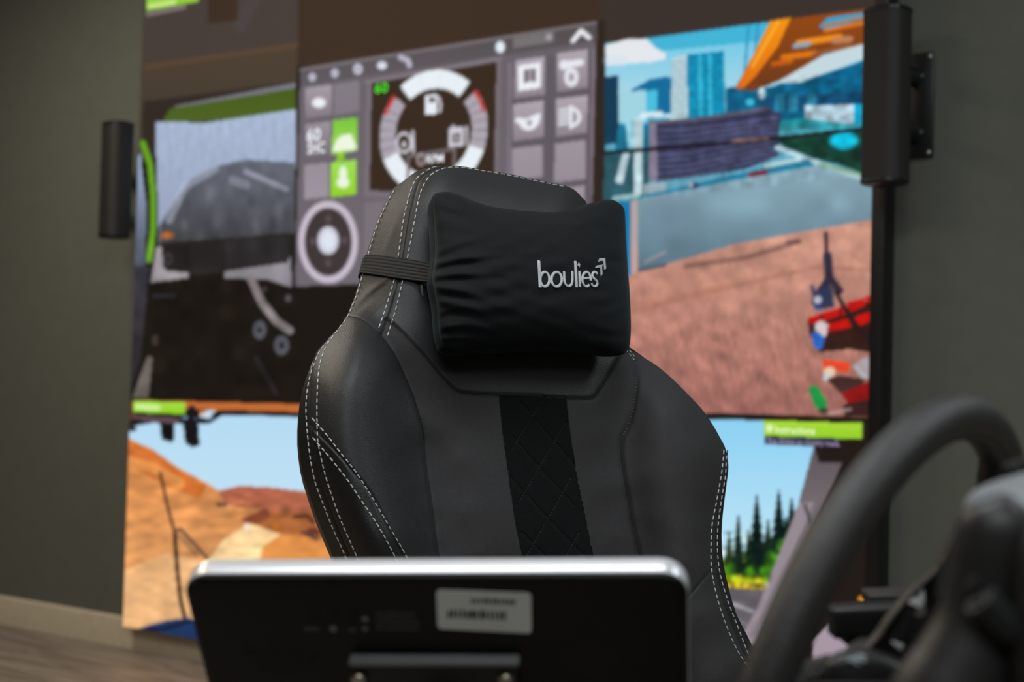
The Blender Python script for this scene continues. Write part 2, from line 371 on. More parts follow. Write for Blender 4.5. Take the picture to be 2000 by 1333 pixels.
for x_, y_ in ((641, 427), (641, 514), (611, 472), (673, 470)): ell(x_, y_, 7, 9, (98, 84, 88), .9, .5)
# right button columns
fill([(992, 122), (1162, 94), (1158, 420), (990, 420)], (124, 115, 124)); fill([(1000, 120), (1156, 96), (1153, 420), (996, 420)], (98, 90, 98))
for p in ([(1006, 118), (1065, 110), (1064, 185), (1004, 192)], [(1088, 104), (1149, 96), (1148, 171), (1087, 180)], [(1003, 204), (1063, 196), (1062, 268), (1002, 276)], [(1086, 193), (1148, 186), (1146, 259), (1085, 268)]): btn(p, (178, 168, 178), (140, 130, 140))
for p in ([(1001, 290), (1060, 283), (1059, 346), (1000, 352)], [(1084, 281), (1145, 273), (1144, 350), (1082, 357)], [(1083, 371), (1143, 362), (1142, 420), (1082, 420)], [(1000, 366), (1058, 360), (1057, 420), (998, 420)]): btn(p, (158, 148, 158), (150, 140, 150))
fill([(1013, 128), (1056, 122), (1055, 172), (1012, 178)], (238, 240, 246)); fill([(1024, 136), (1047, 133), (1046, 158), (1023, 161)], (150, 142, 150)); line([(1026, 138), (1026, 160)], 4, (70, 60, 66)); line([(1044, 136), (1044, 158)], 4, (70, 60, 66))
ell(1116, 151, 15, 20, (232, 232, 242)); ell(1116, 151, 7, 10, (165, 155, 165)); ell(1102, 127, 11, 11, (225, 225, 235)); line([(1100, 127), (1134, 122)], 12, (232, 232, 240))
ell(1034, 232, 22, 24, (235, 238, 245), 1, 0, 0, 350, 190, -.12); line([(1010, 235), (1020, 240), (1052, 226)], 8, (235, 238, 245)); ell(1034, 240, 6, 7, (160, 150, 160))
ell(1115, 229, 21, 21, (235, 238, 245), 1, 0, .62, 270, 90); line([(1115, 209), (1115, 249)], 5, (235, 238, 245))
for k in range(4): line([(1092, 216 + k * 9), (1109, 213 + k * 9)], 4, (225, 228, 238))
# right tile, upper: a building site by a city
fill([(1166, 40), (1182, 38), (1178, 420), (1156, 420)], (50, 38, 32))
T1 = [(1182, 85), (1700, 17), (1712, 360), (1712, 430), (1180, 545)]
fill(T1, (60, 185, 222), (120, 150, 165)); fill([(1182, 110), (1700, 60), (1700, 230), (1180, 230)], (110, 200, 230), (190, 220, 232))
fill([(1182, 88), (1225, 76), (1262, 75), (1278, 92), (1300, 104), (1300, 116), (1274, 121), (1184, 128)], (228, 232, 236)); ell(1205, 118, 30, 14, (215, 228, 236), .8, .5)
line([(1462, 50), (1452, 170)], 4, (50, 140, 190), .8); line([(1480, 48), (1474, 120)], 5, (50, 140, 190), .7)
fill([(1215, 186), (1240, 172), (1270, 155), (1300, 150), (1312, 152), (1314, 222), (1225, 222)], (20, 108, 155))
fill([(1181, 150), (1208, 148), (1210, 280), (1180, 282)], (22, 60, 84)); fill([(1208, 245), (1300, 240), (1300, 290), (1200, 300)], (28, 110, 140))
fill([(1207, 181), (1262, 175), (1262, 236), (1208, 240)], (160, 212, 225)); fill([(1262, 178), (1285, 175), (1283, 216), (1262, 220)], (75, 190, 222)); fill([(1222, 236), (1256, 234), (1256, 290), (1226, 290)], (150, 210, 225)); line([(1255, 225), (1290, 222)], 9, (215, 235, 240))
fill([(1312, 114), (1342, 107), (1344, 230), (1310, 234)], (192, 212, 218)); fill([(1342, 107), (1414, 100), (1416, 224), (1344, 231)], (8, 128, 168))
for k in range(13): line([(1312, 122 + k * 8.6), (1341, 119 + k * 8.6)], 2, (120, 165, 185), .7); line([(1345, 119 + k * 8.6), (1413, 112 + k * 8.6)], 2, (60, 185, 215), .5)
for x_ in (1367, 1386): line([(x_, 108), (x_ + 2, 226)], 6, (70, 195, 225), .75)
fill([(1418, 172), (1450, 168), (1500, 172), (1560, 150), (1600, 148), (1705, 112), (1705, 270), (1416, 270)], (12, 104, 146), (18, 80, 110)); fill([(1480, 192), (1700, 178), (1700, 205), (1490, 214)], (20, 70, 104))
for x_ in (1515, 1540, 1576): fill([(x_, 184), (x_ + 18, 182), (x_ + 18, 218), (x_, 220)], (50, 140, 165), None, .6)
fill([(1520, 150), (1600, 112), (1705, 76), (1705, 108), (1640, 132), (1560, 162), (1522, 162)], (196, 216, 224)); ell(1488, 182, 8, 14, (190, 215, 225)); ell(1465, 200, 10, 8, (60, 170, 200))
fill([(1571, 207), (1668, 204), (1668, 243), (1573, 240)], (168, 192, 206)); fill([(1668, 204), (1690, 203), (1690, 243), (1668, 246)], (20, 160, 200))
fill([(1500, 236), (1570, 232), (1690, 246), (1690, 262), (1505, 268)], (24, 140, 152), (90, 170, 185))
fill([(1516, 268), (1690, 250), (1712, 350), (1640, 322), (1540, 300)], (24, 62, 50)); ell(1648, 275, 32, 20, (18, 190, 222), 1, .3); ell(1680, 305, 30, 16, (24, 46, 36), .9, .5)
fill([(1436, 174), (1506, 41), (1600, 29), (1690, 18), (1700, 17), (1700, 82), (1610, 106), (1522, 158), (1470, 178)], (150, 74, 20), (110, 58, 28))
fill([(1438, 174), (1505, 41), (1545, 34), (1520, 90), (1475, 150), (1452, 172)], (245, 150, 20), (226, 110, 20)); line([(1520, 42), (1470, 130)], 5, (255, 190, 60), .7)
fill([(1600, 52), (1618, 34), (1700, 22), (1700, 34), (1612, 58)], (60, 160, 205)); line([(1610, 50), (1700, 30)], 4, (190, 120, 60)); line([(1560, 84), (1640, 72)], 12, (240, 140, 30)); line([(1552, 90), (1580, 86)], 8, (140, 170, 190)); line([(1630, 80), (1660, 76)], 12, (190, 130, 90)); line([(1612, 60), (1700, 42)], 6, (230, 120, 30)); line([(1530, 112), (1592, 104)], 10, (225, 120, 20)); line([(1590, 106), (1660, 88)], 6, (150, 90, 60)); line([(1510, 125), (1545, 120)], 8, (200, 95, 20))
fill([(1270, 242), (1340, 238), (1440, 222), (1500, 212), (1524, 220), (1520, 306), (1450, 332), (1280, 356)], (52, 54, 82))
for k in range(9): line([(1272, 256 + k * 12), (1345, 253 + k * 11.5), (1518, 230 + k * 9.3)], 4.5, (84, 86, 118), .8)
for x_ in (1330, 1372, 1412, 1452, 1490): line([(x_, 245), (x_, 345)], 3, (74, 78, 108), .6)
line([(1270, 240), (1340, 236), (1440, 222), (1500, 212)], 6, (92, 84, 100)); fill([(1268, 240), (1282, 240), (1284, 356), (1266, 350)], (130, 120, 140))
fill([(1180, 300), (1268, 296), (1268, 385), (1178, 400)], (46, 88, 100)); fill([(1216, 300), (1230, 300), (1216, 360), (1201, 356)], (182, 206, 214)); fill([(1238, 228), (1254, 232), (1255, 380), (1237, 386)], (192, 216, 224)); fill([(1256, 360), (1300, 356), (1300, 372), (1256, 380)], (150, 170, 180))
line([(1518, 288), (1600, 320), (1712, 358)], 9, (170, 200, 210)); fill([(1490, 322), (1560, 308), (1574, 316), (1500, 332)], (180, 205, 205)); line([(1600, 322), (1700, 345)], 6, (120, 150, 90), .6)
fill([(1178, 396), (1250, 384), (1450, 338), (1580, 312), (1590, 324), (1430, 352), (1245, 392), (1180, 408)], (36, 122, 156))
fill([(1460, 338), (1498, 331), (1498, 341), (1462, 347)], (122, 38, 52)); ell(1356, 363, 12, 7, (20, 60, 90)); ell(1350, 362, 5, 5, (200, 180, 180)); line([(1200, 388), (1245, 382)], 9, (170, 205, 205), .8)
line([(1180, 299), (1440, 278), (1690, 252)], 6, (28, 26, 34)); line([(1432, 276), (1500, 271)], 4, (165, 120, 100), .8)
fill([(1246, 388), (1430, 354), (1590, 324), (1712, 362), (1712, 432), (1600, 448), (1440, 476), (1246, 532)], (138, 170, 184), (92, 118, 134)); ell(1470, 400, 110, 40, (140, 175, 188), .5, .9); ell(1310, 430, 70, 60, (100, 120, 138), .5, .9)
fill([(1178, 405), (1232, 396), (1232, 560), (1178, 560)], (20, 120, 170)); fill([(1233, 392), (1247, 388), (1247, 540), (1233, 540)], (196, 160, 152)); fill([(1238, 390), (1247, 388), (1247, 480), (1238, 480)], (150, 170, 175), None, .5)
# right tile, lower: pink ground with cranes and containers
T2 = [(1180, 560), (1246, 532), (1440, 476), (1600, 447), (1712, 428), (1712, 822), (1180, 812)]
fill(T2, (204, 150, 130), (158, 104, 95)); blotch(T2, .045, 60, 1, 1, 5); blotch([(1230, 640), (1700, 600), (1700, 822), (1230, 812)], .05, 34, 2, .7, 9)
line([(1340, 520), (1450, 505), (1520, 485), (1558, 472)], 9, (110, 80, 76), .6); line([(1540, 474), (1560, 472)], 10, (90, 70, 68), .6); line([(1236, 610), (1340, 580), (1480, 548), (1600, 522), (1700, 528)], 9, (165, 112, 95), .55); line([(1236, 596), (1300, 590), (1420, 560)], 16, (176, 118, 100), .4)
for k in range(3): ell(1345 - k * 6, 655 + k * 35, 14, 26, (130, 88, 82), .35, .9)
for x_, y_ in ((1300, 700), (1420, 690), (1480, 740), (1540, 700), (1400, 770), (1560, 770)): ell(x_, y_, 16, 40, (138, 90, 84), .25, .9)
line([(1248, 528), (1300, 518)], 5, (70, 80, 90), .8); line([(1260, 512), (1300, 492)], 4, (200, 170, 165), .5)
line([(1613, 456), (1614, 505), (1620, 545)], 7, (52, 42, 52)); line([(1616, 500), (1620, 545), (1600, 575)], 16, (48, 46, 66)); line([(1618, 540), (1640, 568)], 14, (52, 44, 58)); fill([(1590, 570), (1625, 560), (1630, 600), (1600, 606), (1584, 594)], (52, 58, 88)); ell(1597, 586, 9, 9, (200, 200, 215)); line([(1586, 560), (1590, 574)], 6, (50, 60, 95)); ell(1598, 602, 10, 5, (40, 80, 150))
fill([(1578, 622), (1640, 604), (1705, 585), (1705, 690), (1660, 682), (1600, 688), (1580, 650)], (52, 30, 26))
for p in ([(1578, 622), (1602, 614), (1604, 628), (1582, 634)], [(1603, 612), (1640, 602), (1640, 618), (1610, 628)], [(1652, 592), (1688, 582), (1690, 598), (1662, 610)], [(1615, 634), (1655, 622), (1664, 640), (1620, 656)], [(1668, 620), (1705, 606), (1705, 626), (1680, 638)], [(1690, 580), (1706, 576), (1706, 590), (1692, 592)], [(1640, 600), (1650, 596), (1656, 612), (1646, 618)]): fill(p, (196, 22, 18))
line([(1632, 570), (1660, 620), (1705, 675)], 7, (40, 28, 30)); line([(1610, 655), (1690, 640)], 10, (48, 28, 24), .8)
fill([(1592, 632), (1604, 626), (1618, 634), (1614, 658), (1594, 660)], (222, 205, 205)); fill([(1584, 650), (1596, 648), (1612, 662), (1604, 684), (1590, 678)], (42, 108, 205))
fill([(1606, 702), (1660, 708), (1658, 728), (1608, 724)], (232, 72, 40)); ell(1620, 727, 13, 11, (225, 200, 175)); ell(1614, 738, 8, 8, (190, 200, 205)); fill([(1615, 742), (1640, 734), (1690, 740), (1680, 762), (1640, 768)], (66, 44, 40)); fill([(1664, 714), (1690, 698), (1703, 700), (1703, 738), (1684, 742)], (168, 158, 164)); line([(1672, 718), (1690, 736)], 7, (190, 186, 192))
fill([(1642, 770), (1703, 742), (1703, 792), (1660, 794)], (140, 22, 22)); fill([(1648, 790), (1703, 780), (1703, 815), (1650, 815)], (58, 34, 32)); fill([(1578, 758), (1594, 752), (1616, 786), (1612, 806), (1592, 796)], (30, 145, 66)); ell(1608, 803, 12, 8, (30, 52, 36), .8, .5); line([(1620, 808), (1660, 800)], 6, (190, 160, 155), .7)
# lower right tile: a country road through a windscreen
fill([(860, 800), (1712, 820), (1712, 1480), (860, 1480)], (34, 27, 24))
fill([(866, 806), (1495, 822), (1495, 1145), (866, 1140)], (140, 208, 242), (205, 234, 248)); fill([(866, 1060), (1000, 1075), (1150, 1060), (1300, 1085), (1400, 1100), (1400, 1150), (866, 1145)], (50, 92, 34), (130, 150, 40)); fill([(866, 1143), (1470, 1146), (1470, 1300), (866, 1290)], (96, 92, 98), (110, 104, 110))
fill([(1300, 818), (1495, 822), (1590, 872), (1560, 985), (1490, 1150), (1300, 1150)], (140, 208, 242), (205, 234, 248))
fill([(1300, 1142), (1500, 1142), (1470, 1260), (1430, 1300), (1300, 1300)], (92, 88, 94), (112, 105, 112)); line([(1430, 1180), (1470, 1195)], 5, (190, 188, 195), .7); line([(1420, 1205), (1470, 1225)], 3, (170, 168, 175), .5)
fill([(1300, 1100), (1400, 1095), (1440, 1085), (1500, 1060), (1540, 1030), (1530, 1090), (1500, 1145), (1300, 1145)], (60, 105, 30), (160, 165, 30)); line([(1410, 1144), (1490, 1150)], 5, (205, 170, 40))
def fir(x, y0, y1, wd, c):
    n = 9; L = [(x, y0)]; Rr = []
    for k in range(n):
        t = (k + 1) / n; yy = y0 + (y1 - y0) * t; L += [(x - wd * t, yy), (x - wd * t * .6, yy - 3)]; Rr += [(x + wd * t, yy), (x + wd * t * .6, yy - 3)]
    fill(L + [(x, y1)] + Rr[::-1], c)
for a_ in ((1424, 1035, 1120, 16, (34, 52, 26)), (1442, 1000, 1125, 17, (16, 32, 24)), (1478, 962, 1125, 26, (14, 30, 26)), (1462, 1030, 1130, 16, (20, 38, 22)), (1521, 955, 1110, 26, (12, 30, 28)), (1546, 968, 1080, 20, (12, 28, 26)), (1500, 1010, 1130, 20, (20, 40, 26)), (1535, 1010, 1090, 22, (16, 40, 22))): fir(*a_)
for x_, y_, r_ in ((1425, 1115, 16), (1465, 1120, 15), (1512, 1095, 20), (1530, 1070, 18), (1495, 1120, 18)): ell(x_, y_, r_, r_ * 1.2, (70, 140, 24), .8, .6)
for x_ in (1420, 1440, 1462, 1482): ell(x_, 1134, 11, 9, (190, 185, 30), .8, .6)
fill([(1590, 872), (1600, 905), (1645, 905), (1600, 1010), (1530, 1160), (1480, 1262), (1440, 1262), (1500, 1150), (1562, 985)], (92, 84, 88), (176, 162, 170)); fill([(1560, 985), (1590, 980), (1500, 1200), (1460, 1262), (1450, 1262)], (150, 138, 146)); line([(1572, 988), (1584, 1022)], 5, (70, 62, 66))
fill([(1584, 1250), (1625, 1216), (1700, 1190), (1712, 1270), (1700, 1330), (1590, 1310)], (166, 150, 162)); ell(1684, 1170, 10, 7, (225, 150, 30))
fill([(1493, 850), (1640, 856), (1640, 874), (1494, 868)], (36, 42, 74)); fill([(1492, 821), (1685, 827), (1684, 859), (1493, 852)], (170, 222, 60), (150, 205, 40)); ell(1503, 837, 8, 10, (225, 245, 180))
line([(1380, 811), (1712, 820)], 6, (26, 18, 16))
# lower left tile: a quarry through a windscreen
fill([(230, 782), (640, 792), (858, 797), (858, 1480), (230, 1480)], (178, 218, 243), (230, 242, 248)); fill([(230, 700), (258, 700), (258, 790), (230, 790)], (40, 34, 32))
fill([(230, 782), (600, 789), (600, 812), (380, 812), (230, 838)], (24, 20, 20))
H = [(236, 850), (262, 862), (300, 880), (345, 912), (405, 945), (432, 962), (640, 965), (858, 985), (858, 1480), (230, 1480)]
fill(H, (216, 136, 74), (228, 180, 128)); blotch(H, .06, 50, .6, 1.6, 7)
fill([(236, 852), (300, 880), (345, 915), (405, 947), (390, 975), (330, 950), (280, 925), (240, 900)], (202, 110, 50)); line([(244, 900), (300, 915), (350, 945)], 20, (238, 168, 96), .6)
fill([(426, 960), (468, 950), (520, 952), (640, 966), (640, 1010), (520, 1000), (440, 985)], (176, 98, 74), (186, 110, 78)); fill([(520, 1000), (640, 1004), (660, 1060), (560, 1046), (500, 1030)], (182, 108, 60))
fill([(470, 1016), (520, 992), (530, 1010), (495, 1030)], (140, 74, 48)); fill([(232, 1120), (330, 1080), (420, 1100), (520, 1220), (232, 1260)], (236, 188, 136), None, .65)
fill([(395, 1110), (436, 1055), (478, 1028), (492, 1024), (548, 1044), (512, 1070), (505, 1110)], (246, 208, 152)); fill([(508, 1110), (512, 1068), (550, 1046), (700, 1060), (720, 1110)], (216, 140, 72)); ell(482, 1030, 7, 9, (245, 225, 205))
line([(575, 1010), (600, 1008), (612, 1020)], 8, (70, 40, 32), .8); ell(612, 1040, 20, 12, (96, 52, 42), .8, .5); line([(590, 1040), (620, 1054)], 5, (56, 44, 56), .8); ell(540, 1030, 9, 5, (220, 130, 20)); line([(425, 986), (440, 987)], 6, (90, 70, 70))
line([(313, 924), (326, 985), (341, 1040)], 4, (52, 36, 32)); line([(341, 1040), (346, 1110), (352, 1170), (362, 1212)], 6, (26, 20, 22)); line([(341, 1038), (352, 1034), (404, 1090)], 6, (78, 60, 56), .8); line([(348, 1046), (385, 1085)], 4, (110, 84, 74), .7)
fill([(255, 782), (600, 790), (600, 806), (255, 797)], (196, 108, 52)); fill([(236, 780), (262, 782), (262, 815), (250, 830), (236, 820)], (90, 52, 34))
line([(380, 812), (408, 824), (436, 806), (590, 812)], 6, (20, 20, 26)); fill([(392, 803), (425, 802), (402, 818), (390, 815)], (200, 225, 240)); ell(395, 806, 8, 5, (220, 120, 60))
fill([(312, 824), (341, 824), (341, 858), (334, 864), (316, 858)], (20, 18, 20)); fill([(357, 824), (386, 820), (390, 870), (376, 874), (362, 866)], (24, 22, 24)); line([(300, 822), (400, 824)], 8, (20, 18, 20)); ell(258, 838, 10, 6, (20, 18, 20)); line([(375, 800), (372, 830)], 14, (26, 24, 28)); line([(278, 822), (350, 826)], 4, (150, 130, 140), .5)
fill([(261, 783), (363, 787), (362, 810), (261, 806)], (168, 228, 70), (140, 205, 40)); line([(268, 795), (308, 797)], 10, (220, 245, 170), .85)
line([(262, 815), (345, 820)], 8, (112, 84, 92), .8)
fill([(262, 1232), (290, 1222), (330, 1212), (366, 1208), (420, 1214), (700, 1240), (858, 1260), (858, 1480), (262, 1480)], (34, 58, 104), (20, 26, 44)); line([(275, 1232), (320, 1230), (372, 1214)], 4, (22, 20, 24))
def vnoise(pts, cell, amp, seed, st=(1, 1)):
    s = _win(pts); X, Y = XX[s], YY[s]; M = inpoly(X, Y, pts); g = np.random.default_rng(seed).normal(size=(90, 90))
    u = (X / (cell * st[0])) % 88; v = ((Y + CO) / (cell * st[1])) % 88; i = u.astype(int); j = v.astype(int); a = (u - i); b = (v - j); a = a * a * (3 - 2 * a); b = b * b * (3 - 2 * b)
    N = (g[j, i] * (1 - a) + g[j, i + 1] * a) * (1 - b) + (g[j + 1, i] * (1 - a) + g[j + 1, i + 1] * a) * b; w_ = IMG[s]; w_[M] = np.clip(w_ * (1 + amp * N[..., None]), 0, 255)[M]
TB = [(1180, 240), (1712, 150), (1712, 340), (1180, 400)]
vnoise(TB, 12, .06, 11); vnoise([(1345, 107), (1414, 100), (1414, 224), (1345, 230)], 6, .05, 12, (1.6, 1)); vnoise([(1270, 245), (1524, 215), (1520, 306), (1450, 332), (1280, 356)], 8, .07, 13, (2.2, .8)); vnoise([(1420, 170), (1705, 130), (1705, 330), (1500, 300)], 9, .13, 14, (1.5, 1))
vnoise(T2, 20, .035, 15, (1.4, 1)); vnoise(T2, 8, .03, 16, (1, 1.4)); vnoise([(1246, 388), (1590, 324), (1712, 362), (1712, 432), (1246, 532)], 40, .04, 17)
vnoise(H, 30, .05, 18, (1.4, .8)); vnoise(H, 12, .045, 19, (1.5, .8)); vnoise([(426, 960), (640, 960), (660, 1060), (500, 1040)], 9, .09, 20, (2, .8))
vnoise([(1400, 1040), (1540, 1030), (1500, 1150), (1400, 1150)], 8, .22, 21); vnoise([(312, 440), (372, 350), (480, 312), (577, 318), (575, 456), (312, 476)], 14, .06, 22, (1, 1.6)); vnoise([(230, 470), (582, 455), (582, 785), (230, 785)], 26, .10, 23); vnoise([(1190, 1140), (1500, 1140), (1470, 1300), (1190, 1300)], 10, .05, 24, (3, 1))
for k in (1.0,):   # a light smoothing, the pitch of the LEDs
    IMG = (np.roll(IMG, 1, 0) + np.roll(IMG, -1, 0) + np.roll(IMG, 1, 1) + np.roll(IMG, -1, 1) + 2 * IMG) / 6
LIN = lin(np.clip(IMG, 0, 255))
# screen outline on the wall plane: bottom-left corner (240,1224), right edge through (1703,600)
SP = PF + NW * SO
BL = onplane(240, 1224, SP, NW); BR = onplane(1701, 620, SP, NW)
z0 = float(BL[2]); z1 = 2.62; aL = float((BL - PF) @ E); aR = float((BR - PF) @ E)
nu, nv = int((aR - aL) / .005), int((z1 - z0) / .005)
uu = np.linspace(aL, aR, nu + 1); vv = np.linspace(z0, z1, nv + 1)
G = (PF * [1, 1, 0])[None, None] + uu[None, :, None] * E + vv[:, None, None] * UZ + NW * SO
rel = (G.reshape(-1, 3) - C0) @ RM
px_ = CX + F * rel[:, 0] / rel[:, 2]; py_ = CY + F * rel[:, 1] / rel[:, 2]
fx = np.clip(px_ * CS - .5, 0, W2 - 1.01); fy = np.clip((py_ + CO) * CS - .5, 0, H2 - 1.01); ix = fx.astype(int); iy = fy.astype(int); tx = (fx - ix)[:, None]; ty = (fy - iy)[:, None]
colr = (LIN[iy, ix] * (1 - tx) + LIN[iy, ix + 1] * tx) * (1 - ty) + (LIN[iy + 1, ix] * (1 - tx) + LIN[iy + 1, ix + 1] * tx) * ty
idx = np.arange((nv + 1) * (nu + 1)).reshape(nv + 1, nu + 1)
Q = np.stack([idx[:-1, :-1], idx[:-1, 1:], idx[1:, 1:], idx[1:, :-1]], -1).reshape(-1, 4)
VW = thing('video_wall', 'huge glowing LED video wall showing truck and crane simulator views on the grey wall', 'screen', PF * [1, 1, 0] + E * (aL + aR) / 2 + UZ * z0)
ms = bpy.data.materials.new('led_picture'); ms.use_nodes = True; nt = ms.node_tree; b = nt.nodes['Principled BSDF']
b.inputs['Base Color'].default_value = (0, 0, 0, 1); b.inputs['Specular IOR Level'].default_value = .04; b.inputs['Roughness'].default_value = .6
at = nt.nodes.new('ShaderNodeAttribute'); at.attribute_name = 'picture'; nt.links.new(at.outputs['Color'], b.inputs['Emission Color']); b.inputs['Emission Strength'].default_value = 1.0
so = mkquads('display_face', G.reshape(-1, 3), Q, ms, VW)
ca = so.data.color_attributes.new('picture', 'FLOAT_COLOR', 'POINT'); ca.data.foreach_set('color', np.c_[colr, np.ones(len(colr))].ravel().astype(np.float32))
M_blk = mat('black_plastic', (.008, .008, .008), .45, bump=.1, scale=600)
M_blkm = mat('black_painted_metal', (.006, .0062, .0065), .38)
mb = MB(); c = PF * [1, 1, 0] + E * (aL + aR) / 2 + NW * (SO - .003) / 2 + UZ * (z0 + z1) / 2
mb.box(c, E * (aR - aL) / 2, NW * (SO - .006) / 2, UZ * (z1 - z0) / 2, .002); mb.build('cabinet', M_blk, VW, False)
fw = .036
mb = MB(); mb.box(PF * [1, 1, 0] + E * (aR + fw / 2) + NW * (SO + .012) / 2 + UZ * (z0 + z1) / 2, E * fw / 2, NW * (SO + .012) / 2, UZ * (z1 - z0) / 2, .003); mb.build('frame_rail', M_blkm, VW, True, .5)
mb = MB(); mb.box(PF * [1, 1, 0] + E * (aL + aR) / 2 + NW * (SO + .002) / 2 + UZ * (z1 + .012), E * ((aR - aL) / 2 + fw), NW * (SO + .002) / 2, UZ * .012, .003); mb.build('top_rail', M_blkm, VW, True, .5)
def screen_text(txt, px, py, hpx, mt, xs=1.0, tilt=0.0, name='lettering'):
    cu = bpy.data.curves.new('t', 'FONT'); cu.body = txt; cu.size = 1; cu.resolution_u = 2; cu.offset = .02
    ob = bpy.data.objects.new('t', cu); COL.objects.link(ob); dg = bpy.context.evaluated_depsgraph_get(); me = bpy.data.meshes.new_from_object(ob.evaluated_get(dg)); bpy.data.objects.remove(ob)
    n = len(me.vertices); v = np.zeros(n * 3); me.vertices.foreach_get('co', v); v = v.reshape(-1, 3)
    p0 = onplane(px, py, SP + NW * .0015, NW); d0 = (p0 - C0) @ RM[:, 0] * 0 + float(((p0 - C0) @ RM)[2])
    s = hpx / F * d0 / .72
    Wd = p0 + v[:, :1] * s * xs * E + v[:, 1:2] * s * UZ
    Wd = Wd - ORG[VW.name]; me.vertices.foreach_set('co', Wd.ravel()); me.update(); me.materials.clear()
    return link(name, me, mt, VW, False)
W_em = emat('lit_white_text', (236, 240, 246)); G_em = emat('lit_green_text', (70, 220, 40)); P_em = emat('lit_pink_text', (150, 130, 160)); L_em = emat('lit_pale_text', (230, 248, 190))
screen_text('60', 731, 183, 20, G_em, 1.25); screen_text('RPM', 832, 319, 16, W_em, 1.05); screen_text('60', 598, 277, 25, W_em, 1.1); screen_text('SHC', 600, 301, 22, W_em, .8)
screen_text('Instructions', 1513, 846, 15, L_em, .84); screen_text('Fine driving on country roads.', 1499, 866, 11, P_em, .80)

# ------------------------------------------------------------------ column speakers at both sides of the screen
M_sp = mat('speaker_black', (.011, .010, .0088), .65, bump=.2, scale=900); M_cap = mat('speaker_cap_black', (.007, .007, .007), .4)
M_scr = mat('screw_metal', (.42, .40, .37), .35, metal=.9); M_steel = mat('brushed_steel', (.5, .5, .5), .3, metal=1)
def rrect(c, ax, ay, hx, hy, r, n=6):
    out = []
    for sx, sy, a0 in ((1, 1, 0), (-1, 1, 90), (-1, -1, 180), (1, -1, 270)):
        for k in range(n + 1):
            a = math.radians(a0 + 90 * k / n); out.append(np.asarray(c) + ax * (sx * (hx - r) + r * math.cos(a)) + ay * (sy * (hy - r) + r * math.sin(a)))
    return out
def speaker(cpx, y0, y1, label, side, yaw, ppx):
    off = .19
    top = onplane(cpx, y0, PF + NW * off, NW); bot = onplane(cpx, y1, PF + NW * off, NW); zt, zb = top[2], bot[2]; c = (top + bot) / 2
    ca_, sa_ = math.cos(yaw), math.sin(yaw); ax = E * ca_ + NW * sa_; ay = NW * ca_ - E * sa_
    base = c * [1, 1, 0] + UZ * zb
    t = thing('column_speaker', label, 'speaker', base)
    hx, hy = .056, .05
    lv = [(zb + .014, 0), (zb + .016, 0), (zt - .016, 0), (zt - .014, 0)]
    MB().loft([rrect(base * [1, 1, 0] + UZ * z, ax, ay, hx - i, hy - i, .036, 8) for z, i in lv]).build('body', M_sp, t, True, .7)
    for s, zz in ((1, zt), (-1, zb)):
        lv = [(zz, .006), (zz - s * .002, .002), (zz - s * .005, -.001), (zz - s * .013, -.001), (zz - s * .015, .001)]
        MB().loft([rrect(base * [1, 1, 0] + UZ * z, ax, ay, hx - i, hy - i, .036, 8) for z, i in lv]).build('end_cap', M_cap, t, True, .9)
    # wall bracket: plate flat on the wall with four screws, two arms reaching to the body
    zc = (zt + zb) / 2; w0 = PF * [1, 1, 0] + E * float((c - PF) @ E) + UZ * zc
    pc = wallpt(ppx, 207 if side > 0 else (y0 + y1) / 2, .006)
    mb = MB(); mb.box(pc, E * .05, NW * .005, UZ * .14, .003); br = mb.build('bracket_plate', M_blkm, t, True, .5)
    for sz in (-.128, .128):
        for sx in (-.038, .038): MB().lathe(pc + E * sx + UZ * sz + NW * .004, NW, [(0, .007), (.003, .0065), (.0045, .004)], 12).build('screw', M_scr, br)
    for sz in (-.075, .075):
        mb = MB(); mb.tube([pc + UZ * sz + E * .0 + NW * .003, (pc * .6 + (c * [1, 1, 0] + UZ * zc) * .4) + UZ * sz, c * [1, 1, 0] + UZ * (zc + sz) + NW * -.03], [.018, .015, .014], 12, (UZ, 1.6)); mb.build('bracket_arm', M_blkm, t)
        MB().lathe(pc + UZ * sz + E * .012 + NW * .003, NW, [(0, .012), (.008, .012), (.012, .008)], 16).build('pivot_bolt', mat('dark_bolt', (.05, .055, .06), .35, metal=.8), t)
    return t
speaker(1731, 17, 362, 'black column speaker beside the top right edge of the video wall, its wall bracket showing', 1, .25, 1788)
speaker(227, 240, 466, 'black column speaker on the grey wall beside the left edge of the video wall', -1, .15, 228)

# ------------------------------------------------------------------ the gaming chair
PSI, RHO = math.radians(31), math.radians(17)
N_ = np.array([math.sin(PSI) * math.cos(RHO), -math.cos(PSI) * math.cos(RHO), math.sin(RHO)])
U_ = np.array([math.cos(PSI), math.sin(PSI), 0.0])
V_ = np.cross(N_, U_); V_ = V_ if V_[2] > 0 else -V_
OC = atz(1040, 780, 1.84)
def bp(px, py, wv):
    d = ray(px, py); t = ((OC - C0) @ N_ + wv) / (d @ N_); return C0 + d * t[..., None]
SIL_L = [(853, 324), (843, 325.5), (826, 330), (810, 337), (786, 355), (767, 370), (751, 398), (736, 433), (722, 476), (713, 505), (706, 534), (693, 577), (677, 616), (663, 639), (640, 663), (626, 678), (611, 706), (599, 737), (591, 760), (586, 788), (583, 834), (584, 873), (591, 924), (603, 963), (618.5, 1010), (638, 1057), (649, 1084), (676, 1150), (708, 1230), (745, 1330), (790, 1450), (815, 1560)]
